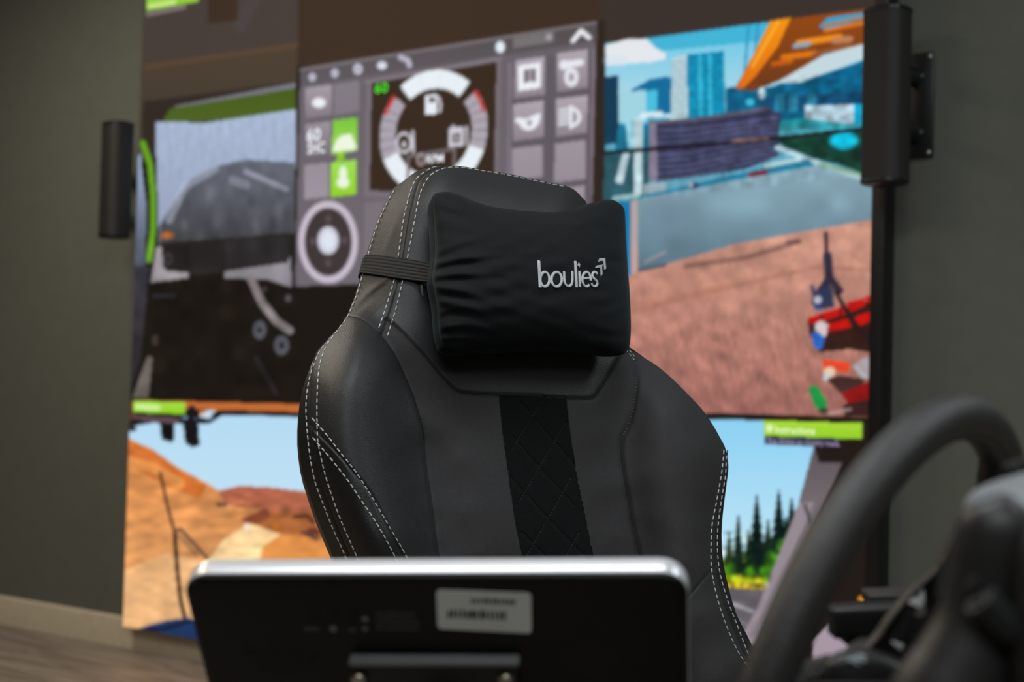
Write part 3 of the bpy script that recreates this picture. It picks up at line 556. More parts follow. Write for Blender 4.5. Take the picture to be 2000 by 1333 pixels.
SIL_R = [(856, 324), (880, 323.8), (905, 325.5), (950, 333), (989, 339), (1028, 347), (1067, 355), (1102, 362.5), (1122, 371), (1137, 386), (1146, 398), (1158, 440), (1170, 500), (1185, 580), (1203, 640), (1228, 679), (1247, 692), (1283, 715), (1314, 741), (1346, 773), (1372, 801), (1392, 830), (1408, 858), (1416, 874), (1421, 895), (1422.6, 916), (1419, 947), (1413, 994), (1409.6, 1035), (1410.6, 1082), (1416, 1118), (1426, 1160), (1439, 1202), (1460, 1243), (1472, 1270), (1492, 1330), (1510, 1450), (1505, 1560)]
def xofy(pts):
    S = spline(pts, 900); y = np.maximum.accumulate(S[:, 1] + np.arange(900) * 1e-6); return lambda Y: np.interp(Y, y, S[:, 0])
SLx, SRx = xofy(SIL_L), xofy(SIL_R)
CT = []
def cp(w_, *pts):
    for p in pts: CT.append((p[0], p[1], w_))
cp(-.02, (853, 323), (900, 323), (950, 331), (1028, 345), (1102, 361))
cp(-.035, (1137, 386)); cp(-.04, (1148, 405), (1160, 450), (1172, 510), (1188, 585), (1205, 640))
cp(-.05, (826, 329), (810, 336)); cp(-.07, (786, 354), (767, 369), (751, 397), (736, 432), (722, 475), (706, 533), (693, 576), (677, 615))
cp(-.038, (790, 378), (772, 420), (757, 470), (740, 530), (722, 590)); cp(-.013, (840, 336), (820, 353), (808, 380), (799, 412), (789, 455), (779, 505), (769, 560), (757, 610), (748, 645))
cp(0, (880, 345), (850, 372), (835, 430), (825, 500), (812, 570), (800, 630)); cp(.006, (950, 375), (950, 450), (950, 550), (930, 650), (1040, 400), (1040, 500), (1040, 600), (1040, 700), (1000, 755)); cp(-.004, (1100, 390), (1125, 440), (1140, 520), (1155, 600)); cp(0, (1130, 700), (1170, 660), (1190, 700), (1080, 760), (1150, 765))
cp(-.055, (663, 638)); cp(-.05, (640, 662), (626, 677)); cp(-.045, (611, 705), (599, 736), (591, 759), (586, 787)); cp(-.04, (583, 833), (584, 872), (591, 923), (603, 962), (618, 1009), (638, 1056), (649, 1083), (676, 1150), (708, 1230), (745, 1330), (790, 1450), (815, 1560))
cp(-.015, (690, 632), (655, 672), (633, 705)); cp(-.004, (617, 740), (608, 790), (606, 850), (614, 910), (628, 960), (650, 1020), (680, 1084), (720, 1190), (770, 1320), (830, 1500))
cp(.022, (700, 665), (665, 720), (640, 770), (636, 850), (648, 920)); cp(.040, (700, 720), (672, 790), (670, 870), (684, 950), (715, 1030), (745, 1084), (790, 1200), (845, 1330), (890, 1500))
cp(.045, (705, 780), (705, 860), (722, 950), (760, 1050)); cp(.026, (745, 720), (760, 800), (770, 880), (785, 960), (805, 1050), (850, 1200), (890, 1330))
cp(.004, (758, 672), (785, 725), (808, 780), (823, 830)); cp(-.006, (829, 870), (833, 910), (840, 960), (849, 1020), (857, 1084), (880, 1200), (910, 1330), (940, 1500))
cp(.004, (800, 668), (850, 745), (850, 840), (900, 800)); cp(.008, (900, 900), (910, 1000), (940, 1084), (1040, 850), (1060, 950), (1080, 1050), (1100, 1200), (1130, 1330), (1150, 1500), (990, 800), (1100, 800)); cp(.003, (1160, 850), (1180, 950), (1200, 1050), (1230, 1200), (1250, 1330))
cp(-.002, (1226, 690), (1243, 733), (1239, 780), (1228, 827)); cp(-.006, (1213, 870), (1214, 915), (1225, 973), (1236, 1030), (1248, 1084), (1268, 1200), (1290, 1330), (1305, 1500))
cp(-.006, (1228, 678), (1247, 691)); cp(.002, (1283, 714)); cp(.012, (1314, 740)); cp(.016, (1346, 772), (1372, 800), (1392, 829), (1408, 857), (1421, 895), (1422, 916), (1419, 947), (1413, 994), (1410, 1035), (1411, 1082), (1416, 1118), (1426, 1160), (1439, 1202), (1460, 1243), (1492, 1330), (1510, 1450), (1505, 1560))
cp(.024, (1280, 770), (1265, 850), (1262, 930), (1275, 1010), (1290, 1100), (1320, 1230)); cp(.045, (1310, 800), (1330, 870), (1335, 950), (1335, 1030), (1335, 1100), (1370, 1200), (1400, 1330), (1420, 1500)); cp(.040, (1380, 880), (1378, 960), (1372, 1040), (1376, 1110), (1405, 1200), (1445, 1300))
CT = np.array(CT)
def tps(r2): return np.where(r2 > 0, r2 * np.log(r2 + 1e-12), 0)
_c = CT[:, :2] / 100.0; _K = tps(((_c[:, None] - _c[None]) ** 2).sum(-1)) + np.eye(len(_c)) * .5; _Pm = np.c_[np.ones(len(_c)), _c]
_A = np.block([[_K, _Pm], [_Pm.T, np.zeros((3, 3))]]); _sol = np.linalg.solve(_A, np.r_[CT[:, 2], 0, 0, 0])
def wraw(px, py):
    X = np.asarray(px, float) / 100; Y = np.asarray(py, float) / 100; out = _sol[-3] + _sol[-2] * X + _sol[-1] * Y
    for k in range(len(_c)): out = out + _sol[k] * tps((X - _c[k, 0]) ** 2 + (Y - _c[k, 1]) ** 2)
    return out
# seams, stitch rows (photo pixels, laid on the modelled surface)
SEAM_HEAD = [(868, 325), (846, 331), (826, 343), (815, 362), (806, 394), (798, 429), (787, 500), (778, 546), (764, 600), (745, 656)]
SEAM_SHOULDER = [(670, 624), (677, 618.7), (696.6, 621.5), (716, 631), (735.6, 647), (745, 656.6)]
SEAM_INL = [(745, 656.6), (755, 670), (771, 693.7), (786, 725), (798, 752), (810, 783), (819.5, 814.6), (826.5, 842), (828.5, 857.6), (828.5, 875), (831, 896.6), (837, 943), (847, 1010), (856.6, 1084), (880, 1200), (910, 1330), (950, 1560)]
SEAM_PANEL = [(754, 625), (771, 637), (794, 658.5), (825, 691.7), (856.6, 729), (880, 754), (890, 763), (899.5, 767), (927, 770.5), (970, 772.5), (1040, 774.4), (1106, 779), (1143, 780.4), (1156, 779.5), (1163.6, 774), (1179, 752), (1195, 723), (1210, 692), (1216, 660)]
SEAM_GUS = [(640, 664), (618.5, 690), (609, 729), (606, 768), (606, 803), (609, 850), (614, 895), (622, 935.6), (644, 994), (662, 1040), (681, 1084), (720, 1180), (765, 1300), (840, 1560)]
SEAM_DIAG = [(609, 832), (614.6, 840), (657.6, 883), (693, 924), (728, 971), (763, 1037), (786, 1084), (850, 1210)]
SEAM_INR = [(1226, 681.6), (1241.6, 707.6), (1244, 733.6), (1239, 780), (1228.6, 827), (1215.6, 853), (1212, 879), (1215.6, 915.6), (1226, 973), (1236, 1030), (1248, 1084.6), (1268, 1200), (1290, 1330), (1320, 1560)]
SEAM_RE = [(1421, 880), (1415, 930), (1405.5, 978), (1397, 1030), (1396, 1076), (1399, 1118), (1412, 1170), (1430, 1222), (1451, 1272), (1480, 1340), (1490, 1560)]
SEAM_RD = [(1396, 1105), (1371.7, 1134), (1344.6, 1165), (1290, 1222)]
STRIP_L = [(974, 772), (981.6, 848), (992, 921), (1002, 993.6), (1018, 1082), (1044, 1200), (1072, 1330), (1120, 1560)]
STRIP_R = [(1106, 779), (1114, 848), (1127, 931), (1140, 993.6), (1158, 1082), (1184, 1200), (1212, 1330), (1262, 1560)]
def sp2(p, n=160): return spline(p, n)
GROOVES = [(SEAM_HEAD, .0012, 2.4), (SEAM_SHOULDER, .0012, 2.4), (SEAM_INL, .0028, 5.0), (SEAM_PANEL, .0026, 3.8), (SEAM_GUS, .0011, 2.4), (SEAM_DIAG, .0020, 2.8), (SEAM_INR, .0028, 5.0), (SEAM_RE, .002, 2.6), (SEAM_RD, .0015, 2.6)]
GS = [(sp2(p, 120), d, s) for p, d, s in GROOVES]
DIA = []
for k in range(-8, 12):                                    # quilting of the suede strip
    a = []; b2 = []
    for t in np.linspace(0, 1, 30):
        y = 772 + t * 780; l = np.interp(y, [p[1] for p in STRIP_L], [p[0] for p in STRIP_L]); r = np.interp(y, [p[1] for p in STRIP_R], [p[0] for p in STRIP_R])
        s = (k * .55 + .33) + (y - 790) / 780 * 4.3; s2 = (k * .55 + .05) - (y - 790) / 780 * 4.3
        if 0.0 <= s <= 1: a.append((l + (r - l) * s, y))
        if 0.0 <= s2 <= 1: b2.append((l + (r - l) * s2, y))
    if len(a) > 2: DIA.append((a, 0))
    if len(b2) > 2: DIA.append((b2, 1))
def wsurf(px, py):
    px = np.asarray(px, float); py = np.asarray(py, float); w_ = wraw(px, py)
    for p, d, s in GS: w_ = w_ - d * np.exp(-(dist_poly(px, py, p[::2]) / s) ** 2)
    l = np.interp(py, [p[1] for p in STRIP_L], [p[0] for p in STRIP_L]); r = np.interp(py, [p[1] for p in STRIP_R], [p[0] for p in STRIP_R])
    ins = (px > l) & (px < r) & (py > 775); dd = np.full(px.shape, 1e9)
    for p, _ in DIA: dd = np.minimum(dd, dist_poly(px, py, np.array(p)[::3] if len(p) > 6 else p))
    w_ = w_ - np.where(ins, .0014 * np.exp(-(dd / 3.0) ** 2) + .001, 0)
    # leather tension folds on the head's side piece and at the neck
    for cx_, cy_, ln, an, am in ((735, 560, 45, -.7, .0020), (715, 590, 40, -.75, -.0016), (742, 600, 40, -.8, .0016), (760, 470, 40, -1.2, .0012), (705, 640, 40, -.3, .001), (748, 520, 30, .2, -.0012)):
        u = (px - cx_) * math.cos(an) + (py - cy_) * math.sin(an); v = -(px - cx_) * math.sin(an) + (py - cy_) * math.cos(an)
        w_ = w_ + am * np.exp(-(u / ln) ** 2 - (v / 7) ** 2)
    return w_
ys = np.r_[324.3 + 60 * np.linspace(0, 1, 46, endpoint=False) ** 2, np.arange(384.3, 1560, 2.2)]
NC = 400; ss = np.linspace(0, 1, NC)
GX = SLx(ys)[:, None] * (1 - ss) + SRx(ys)[:, None] * ss; GY = np.repeat(ys[:, None], NC, 1)
# snap grid columns onto the straight edges of the suede strip so its edge stays crisp
lx = np.interp(ys, [p[1] for p in STRIP_L], [p[0] for p in STRIP_L]); rx = np.interp(ys, [p[1] for p in STRIP_R], [p[0] for p in STRIP_R])
CW0 = wsurf(GX, GY)
CH = bp(GX, GY, CW0)
base_c = OC + (-.42) * V_ + N_ * .22; base_xy = base_c * [1, 1, 0]
CHR = thing('gaming_chair', 'charcoal gaming chair with white stitching and black suede stripe before the video wall', 'chair', base_xy)
M_lea = mat('charcoal_leatherette', (.021, .0212, .0218), .48, bump=.35, scale=900, kind='voronoi', var=.06, dist=.0006, spec=.34)
M_lea2 = mat('matte_charcoal_cloth', (.033, .0315, .0325), .62, bump=.3, scale=1500, var=.08, dist=.0005, spec=.22)
M_lead = mat('black_leatherette', (.010, .010, .0105), .42, bump=.35, scale=900, kind='voronoi', dist=.0006)
M_sued = mat('black_suede', (.0075, .0078, .008), .95, bump=.3, scale=2500, var=.2, spec=.1, sheen=.05)
M_thr = mat('white_thread', (.62, .62, .60), .7); M_thd = mat('black_thread', (.004, .004, .004), .8); M_thg = mat('grey_thread', (.09, .09, .09), .8)
cxm = (GX[:-1, :-1] + GX[1:, 1:]) / 2; cym = (GY[:-1, :-1] + GY[1:, 1:]) / 2
gid = np.arange(GX.size).reshape(GX.shape); QU = np.stack([gid[:-1, :-1], gid[1:, :-1], gid[1:, 1:], gid[:-1, 1:]], -1)
S_ = lambda p: [tuple(a) for a in sp2(p, 80)]
R_head = inpoly(cxm, cym, S_(SEAM_HEAD) + S_(SEAM_SHOULDER)[::-1] + [(560, 640), (560, 300), (868, 300)])
R_panel = inpoly(cxm, cym, [(868, 300)] + S_(SEAM_HEAD)[:-8] + [(753, 626)] + S_(SEAM_PANEL) + [(1216, 600), (1260, 300)])
R_strip = inpoly(cxm, cym, S_(STRIP_L) + [(1262, 1600)] + S_(STRIP_R)[::-1]) & ~R_panel
R_gus = inpoly(cxm, cym, S_(SEAM_GUS) + [(400, 1600), (400, 640)]) & ~R_head
R_right = inpoly(cxm, cym, [(1300, 600), (1226, 670)] + S_(SEAM_INR) + [(1700, 1600), (1700, 600)])
R_redge = inpoly(cxm, cym, S_(SEAM_RE) + [(1700, 1600), (1700, 870)]) & R_right
R_rlow = inpoly(cxm, cym, [(1420, 1080)] + S_(SEAM_RD) + [(1200, 1300), (1200, 1700), (1700, 1700), (1700, 1080)]) & R_right & ~R_redge
R_left = inpoly(cxm, cym, S_(SEAM_SHOULDER) + S_(SEAM_INL) + [(500, 1600), (500, 600), (670, 600)]) & ~R_head & ~R_gus
R_tri = inpoly(cxm, cym, S_(SEAM_DIAG) + [(900, 1300), (900, 1700), (500, 1700), (500, 830)]) & R_left
R_left &= ~R_tri; R_right &= ~(R_redge | R_rlow)
lab = np.zeros(cxm.shape, int)
for k, r_ in ((1, R_head), (2, R_panel), (3, R_strip), (4, R_gus), (5, R_left), (6, R_tri), (7, R_right), (8, R_redge), (9, R_rlow)): lab[(lab == 0) & r_] = k
BK = thing  # (alias unused)
FLATV = CH.reshape(-1, 3)
names = {0: ('centre_panel', M_lea2, None), 1: ('head_side_panel', M_lea, None), 2: ('headrest_panel', M_lea, None), 3: ('suede_stripe', M_sued, 'black quilted suede stripe'), 4: ('edge_panel', M_lead, None), 5: ('side_bolster', M_lea, None), 6: ('lower_bolster_panel', M_lead, 'darker leatherette panel'), 7: ('side_bolster', M_lea2, None), 8: ('edge_panel', M_lead, None), 9: ('lower_bolster_panel', M_lea2, None)}
for k, (nm, mt_, lb) in names.items():
    if (lab == k).any(): mkquads(nm, FLATV, QU[lab == k], mt_, CHR, lb)
# rear shell of the backrest
rows = list(range(0, 46, 3)) + list(range(46, len(ys), 12)) + [len(ys) - 1]
rings = []; ofs = [(0, 0), (.008, -.018), (.024, -.036), (.05, -.055), (.09, -.065)]
for r in rows:
    Lp, Rp = CH[r, 0], CH[r, -1]; wd = float((Rp - Lp) @ U_); k = min(1, wd / .26); wl, wr = float((Lp - OC) @ N_), float((Rp - OC) @ N_); wb = -.125
    vl, vr = float((Lp - OC) @ V_), float((Rp - OC) @ V_); row = []
    for a, b3 in ofs: row.append(Lp + U_ * a * k + N_ * (wb - wl) * (-b3 / .065) * k)
    row.append(Lp * .5 + Rp * .5 + N_ * (((wb * 1.05) - (wl + wr) / 2) * k))
    for a, b3 in ofs[::-1]: row.append(Rp - U_ * a * k + N_ * (wb - wr) * (-b3 / .065) * k)
    rings.append(row)
nR = len(rings[0]); Vb = [p for r in rings for p in r]; Fb = [(i * nR + j, i * nR + j + 1, (i + 1) * nR + j + 1, (i + 1) * nR + j) for i in range(len(rings) - 1) for j in range(nR - 1)]
mk('backrest_shell', Vb, Fb, M_lead, CHR, True)
def onsurf(P, lift=0.0): P = np.asarray(P, float); return bp(P[:, 0], P[:, 1], wsurf(P[:, 0], P[:, 1]) + lift)
def sinside(P, m=1.2): return (P[:, 0] > SLx(P[:, 1]) + m) & (P[:, 0] < SRx(P[:, 1]) - m * .6)
def stitches(name, pts, mt, dash=9.0, gap=4.0, r=.00064, lift=.0008, yshow=1560, kink=.6):
    S = spline(pts, 1200); L = np.r_[0, np.cumsum(np.linalg.norm(np.diff(S, axis=0), axis=1))]; mb = MB(); u = 0.0
    while u + dash < L[-1]:
        q_ = np.stack([np.interp([u, u + dash * .15, u + dash * .5, u + dash * .85, u + dash], L, S[:, k]) for k in (0, 1)], -1)
        if q_[0, 1] < yshow:
            P = onsurf(q_, lift); P[0] -= N_ * .0009; P[-1] -= N_ * .0009; mb.tube(P, [r * .5, r, r * 1.1, r, r * .5], 6)
        u += dash + gap + rng.uniform(-.3, .3)
    o = mb.build(name, mt, CHR); o['kind'] = 'stuff'; return o
def cord(name, pts, mt, r=.0008, lift=.0, n=160):
    S = spline(pts, n); P = onsurf(S, lift); return MB().tube(P, r, 6).build(name, mt, CHR)
for p in (SEAM_HEAD, SEAM_SHOULDER, SEAM_INL[:], SEAM_PANEL, SEAM_GUS, SEAM_DIAG, SEAM_INR, SEAM_RE, SEAM_RD): cord('seam', p, M_thd, .0009, -.0002)
ST = [[(853, 325.5), (841, 329), (817.5, 345), (806, 362), (796, 394), (788, 429), (778.5, 495), (771, 542), (755, 596.5), (737.5, 648)],
      [(1102, 364.5), (1067, 357.5), (1028, 349.5), (989, 341.5), (950, 335), (905, 328), (872, 328), (845, 339), (829, 358.5), (819, 384), (810, 429), (796, 503), (786, 550), (773, 604), (754, 665.6)],
      [(770, 371), (755, 398), (739, 433), (725, 476), (709, 534), (696, 577), (680, 616), (675, 624), (661, 643), (638, 674.6), (626, 706), (621.6, 733), (619.7, 768), (619, 803), (620.5, 857.6), (626, 889), (634, 924), (650, 974.6), (669, 1025), (695, 1084), (740, 1190)],
      [(642, 666), (625.5, 684), (612.5, 713.6), (604, 741), (599, 772), (597.5, 803), (600, 842), (605, 889), (614.6, 939.5), (630, 982), (650, 1033), (673, 1084), (715, 1190)],
      [(609, 816.6), (638, 850), (665, 885), (693, 920), (716, 955), (739.5, 994), (767, 1041), (794, 1088), (830, 1160)],
      [(611, 855.6), (638, 887), (661.5, 916), (685, 947), (708, 982), (732, 1017.6), (755, 1056.6), (773, 1092), (805, 1160)],
      [(1414, 879), (1410, 921), (1400, 978), (1391, 1025), (1388.8, 1071.6), (1390, 1113), (1400, 1165), (1418.5, 1222.5), (1439, 1269), (1460, 1303), (1475, 1340)],
      [(1418.5, 890), (1416.5, 931), (1409, 978), (1402, 1035), (1401.8, 1082), (1407, 1123.6), (1422, 1175.7), (1440, 1222.5), (1461, 1277), (1480, 1320)]]
for p in ST: stitches('white_stitching', p, M_thr)
stitches('white_stitching', [(1222, 683), (1232, 695), (1239, 704)], M_thr, 7, 3); stitches('white_stitching', [(1229, 684), (1237, 694), (1243, 702)], M_thr, 7, 3)
stitches('panel_stitching', SEAM_PANEL, M_thd, 4.5, 2.0, .0009, .0004); stitches('panel_stitching', SEAM_INL[:9], M_thd, 4, 2.5, .0009, .0006)
stitches('panel_stitching', SEAM_INR[:6], M_thg, 3.5, 2.5, .0006, .0006)
mbq = MB()
for p, kd in DIA:
    S = np.array(p); L = np.r_[0, np.cumsum(np.linalg.norm(np.diff(S, axis=0), axis=1))]; u = 1.0
    while u + 4 < L[-1]:
        q_ = np.stack([np.interp([u, u + 2, u + 4], L, S[:, k]) for k in (0, 1)], -1)
        if q_[0, 1] < 1330 and q_[0, 1] > 790: mbq.tube(onsurf(q_, .0004), [.0003, .00055, .0003], 5)
        u += 6.3
oq = mbq.build('quilting_stitches', mat('dark_grey_thread', (.013, .0135, .0135), .8), CHR); oq['kind'] = 'stuff'
# seat, arms, column, star base and castors (below the monitor)
FWD = nrm(N_ * [1, 1, 0]); SIDE = U_; mb = MB(); sc_ = base_xy + FWD * .02
rg = []
for z, ins in ((.40, .03), (.415, .008), (.44, 0), (.475, .0), (.495, .012), (.503, .04)): rg.append(rrect(sc_ + UZ * z, SIDE, FWD, .26 - ins, .26 - ins, .07, 8))
mb.loft(rg); mb.build('seat', M_lea2, CHR, True, 1.2)
for s in (-1, 1):
    mb = MB(); c = sc_ + SIDE * s * .235
    mb.tube([c - FWD * .24 + UZ * .46, c + UZ * .50, c + FWD * .16 + UZ * .505, c + FWD * .255 + UZ * .47], [.045, .05, .05, .035], 16); mb.build('seat_bolster', M_lead, CHR)
mb = MB(); mb.box(sc_ + UZ * .385, SIDE * .12, FWD * .15, UZ * .02, .006); mb.build('seat_plate', M_blkm, CHR)
for s in (-1, 1):
    mb = MB(); lowb = OC - V_ * .42 + U_ * (s * .2 + .05) - N_ * .06; mb.tube([lowb, lowb - V_ * .09, sc_ + SIDE * s * .2 - FWD * .2 + UZ * .41], .016, 10); mb.build('recliner_bracket', M_blkm, CHR)
MB().lathe(sc_, UZ, [(.09, .03), (.24, .03), (.241, .017), (.37, .017)], 20).build('gas_lift', M_blkm, CHR)
hubm = MB().lathe(sc_, UZ, [(.075, .045), (.085, .05), (.11, .048), (.125, .035)], 20).build('base_hub', M_blk, CHR)
for k in range(5):
    a = math.radians(72 * k + 20); d = SIDE * math.cos(a) + FWD * math.sin(a)
    MB().tube([sc_ + d * .03 + UZ * .1, sc_ + d * .18 + UZ * .095, sc_ + d * .32 + UZ * .075], [.028, .024, .018], 12).build('base_leg', M_blk, CHR)
    p = np.cross(d, UZ); cst = MB(); e_ = sc_ + d * .31
    cst.tube([e_ + UZ * .08, e_ + UZ * .055], .011, 10)
    for s in (-1, 1): cst.lathe(e_ + p * s * .006 + UZ * .0305, p * s, [(0, .022), (.002, .030), (.017, .030), (.02, .024)], 18)
    cst.build('castor', M_blk, CHR)

# ------------------------------------------------------------------ neck pillow with strap and embroidered name
top = [(845, 386), (850, 380), (857, 377), (868, 375.5), (880, 376), (902.6, 383), (928, 394), (959.6, 404), (999.5, 410), (1042, 414), (1085, 415.5), (1113.5, 411), (1142, 401), (1167.7, 394), (1185, 391), (1199, 391.5), (1210.5, 398), (1217, 404)]
rgt = [(1217, 404), (1220, 412), (1221, 425.5), (1223, 468), (1225, 511), (1228.5, 554), (1231, 596.6), (1232, 639), (1230.5, 668), (1227, 682)]
bot = [(860, 664), (866, 678), (880, 688), (900, 690), (940, 687), (1000, 684), (1085, 681), (1150, 683.5), (1179, 687), (1199, 691.5), (1213, 692.5), (1221, 689), (1227, 682)]
lft = [(845, 386), (844, 396), (847, 430), (849, 470), (849, 500), (845.5, 525), (843.5, 545), (846, 562), (852, 591), (855, 625), (857, 650), (860, 664)]
na, nb = 190, 140
Tc, Bc = spline(top, na), spline(bot, na); Lc, Rc = spline(lft, nb), spline(rgt, nb)
a_ = np.linspace(0, 1, na)[None, :, None]; b_ = np.linspace(0, 1, nb)[:, None, None]
GP = (1 - b_) * Tc[None] + b_ * Bc[None] + (1 - a_) * Lc[:, None] + a_ * Rc[:, None] - ((1 - a_) * (1 - b_) * Tc[0] + a_ * (1 - b_) * Tc[-1] + (1 - a_) * b_ * Bc[0] + a_ * b_ * Bc[-1])
A2 = a_[..., 0]; B2 = b_[..., 0]
PW0 = .045
prof = (1 - np.abs(2 * A2 - 1) ** 2.6) ** .6 * (1 - np.abs(2 * B2 - 1) ** 2.4) ** .55
px2, py2 = GP[..., 0], GP[..., 1]
Wp = PW0 + .058 * prof
def crease(x0, y0, x1, y1, amp, sg):
    """a fold: a ridge with a hollow beside it that fades along its length"""
    d = np.array([x1 - x0, y1 - y0], float); L = np.linalg.norm(d); d /= L; u = (px2 - x0) * d[0] + (py2 - y0) * d[1]; v = -(px2 - x0) * d[1] + (py2 - y0) * d[0]; v = v + 6 * np.sin(u / L * 2.6) * (sg / 9)
    e = np.clip(u / L, -1, 2); fade = np.exp(-np.clip(-u, 0, None) ** 2 / 60) * np.exp(-np.clip(e, 0, None) ** 2 * 1.6)
    return amp * fade * (np.exp(-(v / sg) ** 2) - .9 * np.exp(-((v - sg * 1.5) / sg) ** 2))
for c_ in ((850, 515, 1010, 498, .0050, 8), (848, 540, 990, 538, .0042, 8), (852, 562, 960, 590, .0045, 9), (850, 495, 960, 462, .0032, 9), (862, 590, 960, 625, .0030, 9), (862, 640, 950, 644, .0045, 8), (864, 662, 930, 668, .0040, 6), (872, 400, 935, 440, .0035, 10), (1130, 440, 1085, 418, .003, 10), (1218, 520, 1150, 515, .0015, 9), (1222, 600, 1160, 606, .0016, 9), (1205, 405, 1120, 432, .0030, 11), (858, 610, 930, 606, .0028, 7), (1215, 670, 1140, 655, .0022, 9)): Wp = Wp + .55 * crease(*c_) * np.clip(prof * 2.2, 0, 1)
for k in range(26):
    a = rng.uniform(-.5, .5); fr = rng.uniform(.01, .035); Wp = Wp + .00018 * np.sin((px2 * math.sin(a) + py2 * math.cos(a)) * fr * 6.28 + rng.uniform(0, 6.28)) * prof
PFR = bp(px2, py2, Wp)
M_pil = mat('black_velvet', (.0026, .0038, .0046), .8, bump=.5, scale=1400, var=.25, spec=.25, sheen=.10, sheencol=(.55, .78, .9), dist=.0006)
PIL = thing('neck_pillow', 'black velvet neck pillow with an embroidered silver name, strapped to the chair headrest', 'pillow', PFR[-1, na // 2])
gi = np.arange(na * nb).reshape(nb, na)
# back half: from the piped front seam to the face lying on the chair
cen = PFR.reshape(-1, 3).mean(0)
def backpt(P, k):
    rel = P - OC; uu_ = rel @ U_; vv_ = rel @ V_; cu_ = (cen - OC) @ U_; cv_ = (cen - OC) @ V_
    return OC + np.multiply.outer(cu_ + (uu_ - cu_) * (1 - k[1]), U_) + np.multiply.outer(cv_ + (vv_ - cv_) * (1 - k[1]), V_) + N_ * k[0]
edge = np.r_[gi[0, :], gi[1:, -1], gi[-1, -2::-1], gi[-2:0:-1, 0]]
EP = PFR.reshape(-1, 3)[edge]; layers = [EP]
for wz, sh_ in ((PW0 - .004, .0), (PW0 - .016, .018), (PW0 - .026, .05), (PW0 - .032, .12), (PW0 - .034, .3), (PW0 - .034, .6), (PW0 - .034, .98)): layers.append(backpt(EP, (wz, sh_)))
VV = list(PFR.reshape(-1, 3)); ne = len(edge); FQ = [(gi[i, j], gi[i + 1, j], gi[i + 1, j + 1], gi[i, j + 1]) for i in range(nb - 1) for j in range(na - 1)]
prev = list(edge)
for L_ in layers[1:]:
    k0 = len(VV); VV += list(L_); cur = list(range(k0, k0 + ne)); FQ += [(prev[i], prev[(i + 1) % ne], cur[(i + 1) % ne], cur[i]) for i in range(ne)]; prev = cur
mkquads('pillow_cover', np.array(VV), np.array(FQ), M_pil, PIL)
MB().tube(np.vstack([EP[::2], EP[:1]]) - N_ * .001, .0009, 6).build('piping', mat('pillow_seam_cord', (.004, .0042, .0045), .8), PIL)
# strap
def plw(px, py):
    px = np.asarray(px, float); py = np.asarray(py, float); o = np.zeros(px.shape)
    fl_ = o.ravel(); PX = px2.ravel(); PY = py2.ravel(); WW = Wp.ravel()
    for i, (x, y) in enumerate(zip(px.ravel(), py.ravel())):
        d = (PX - x) ** 2 + (PY - y) ** 2; k = np.argpartition(d, 4)[:4]; wt = 1 / (d[k] + .05); fl_[i] = (WW[k] * wt).sum() / wt.sum()
    return fl_.reshape(px.shape)
M_str = mat('black_elastic_webbing', (.012, .012, .011), .75, bump=.4, scale=1600, dist=.0008)
tS = spline([(713, 499), (722, 497.5), (745, 499), (774.6, 503), (810, 508), (843, 514.6), (852, 516)], 40); bS = spline([(704, 533), (712, 534), (735, 537), (767, 542), (805, 547.5), (845, 552), (854, 553)], 40)
nw = 25; GS_ = tS[None] * (1 - np.linspace(0, 1, nw)[:, None, None]) + bS[None] * np.linspace(0, 1, nw)[:, None, None]
wst = wraw(GS_[..., 0], GS_[..., 1]) + .0035; ribs = .0005 * np.cos(np.linspace(0, 1, nw) * 2 * math.pi * 6)[:, None]; f_ = np.clip((GS_[..., 0] - 800) / 45, 0, 1) ** 2
wst = wst * (1 - f_) + (PW0 - .012) * f_ + ribs; SPn = bp(GS_[..., 0], GS_[..., 1], wst)
top_e, bot_e = SPn[0], SPn[-1]; sh2 = SPn.shape
ext = []                                                     # the loop goes on round the back of the head to the other side
for j in range(nw):
    p = SPn[j, 0]; w0_ = float((p - OC) @ N_); ext.append([p + U_ * (.11) - N_ * (w0_ + .14) * .0 + N_ * (-.145 - w0_), p + U_ * .055 + N_ * (-.128 - w0_), p + U_ * .018 + N_ * (-.102 - w0_), p + U_ * .004 + N_ * (-.084 - w0_)])
far = [[p[0] + U_ * .10, p[0] + U_ * .17 + N_ * .06] for p in ext]
FULL = np.array([far[j][::-1] + ext[j] + list(SPn[j]) for j in range(nw)])
gi2 = np.arange(FULL.shape[0] * FULL.shape[1]).reshape(FULL.shape[:2]); Q2 = np.stack([gi2[:-1, :-1], gi2[1:, :-1], gi2[1:, 1:], gi2[:-1, 1:]], -1).reshape(-1, 4)
stp = mkquads('strap', FULL.reshape(-1, 3), Q2, M_str, PIL, 'black ribbed elastic strap')
sm = stp.modifiers.new('thick', 'SOLIDIFY'); sm.thickness = .0012; sm.offset = 0
zp = bp(np.array([822, 823, 826, 825, 824.]), np.array([556, 572, 578, 566, 557.]), np.array([.012, .012, .012, .012, .012])); MB().tube(zp, .0006, 6).build('zip_thread', M_thg, PIL)
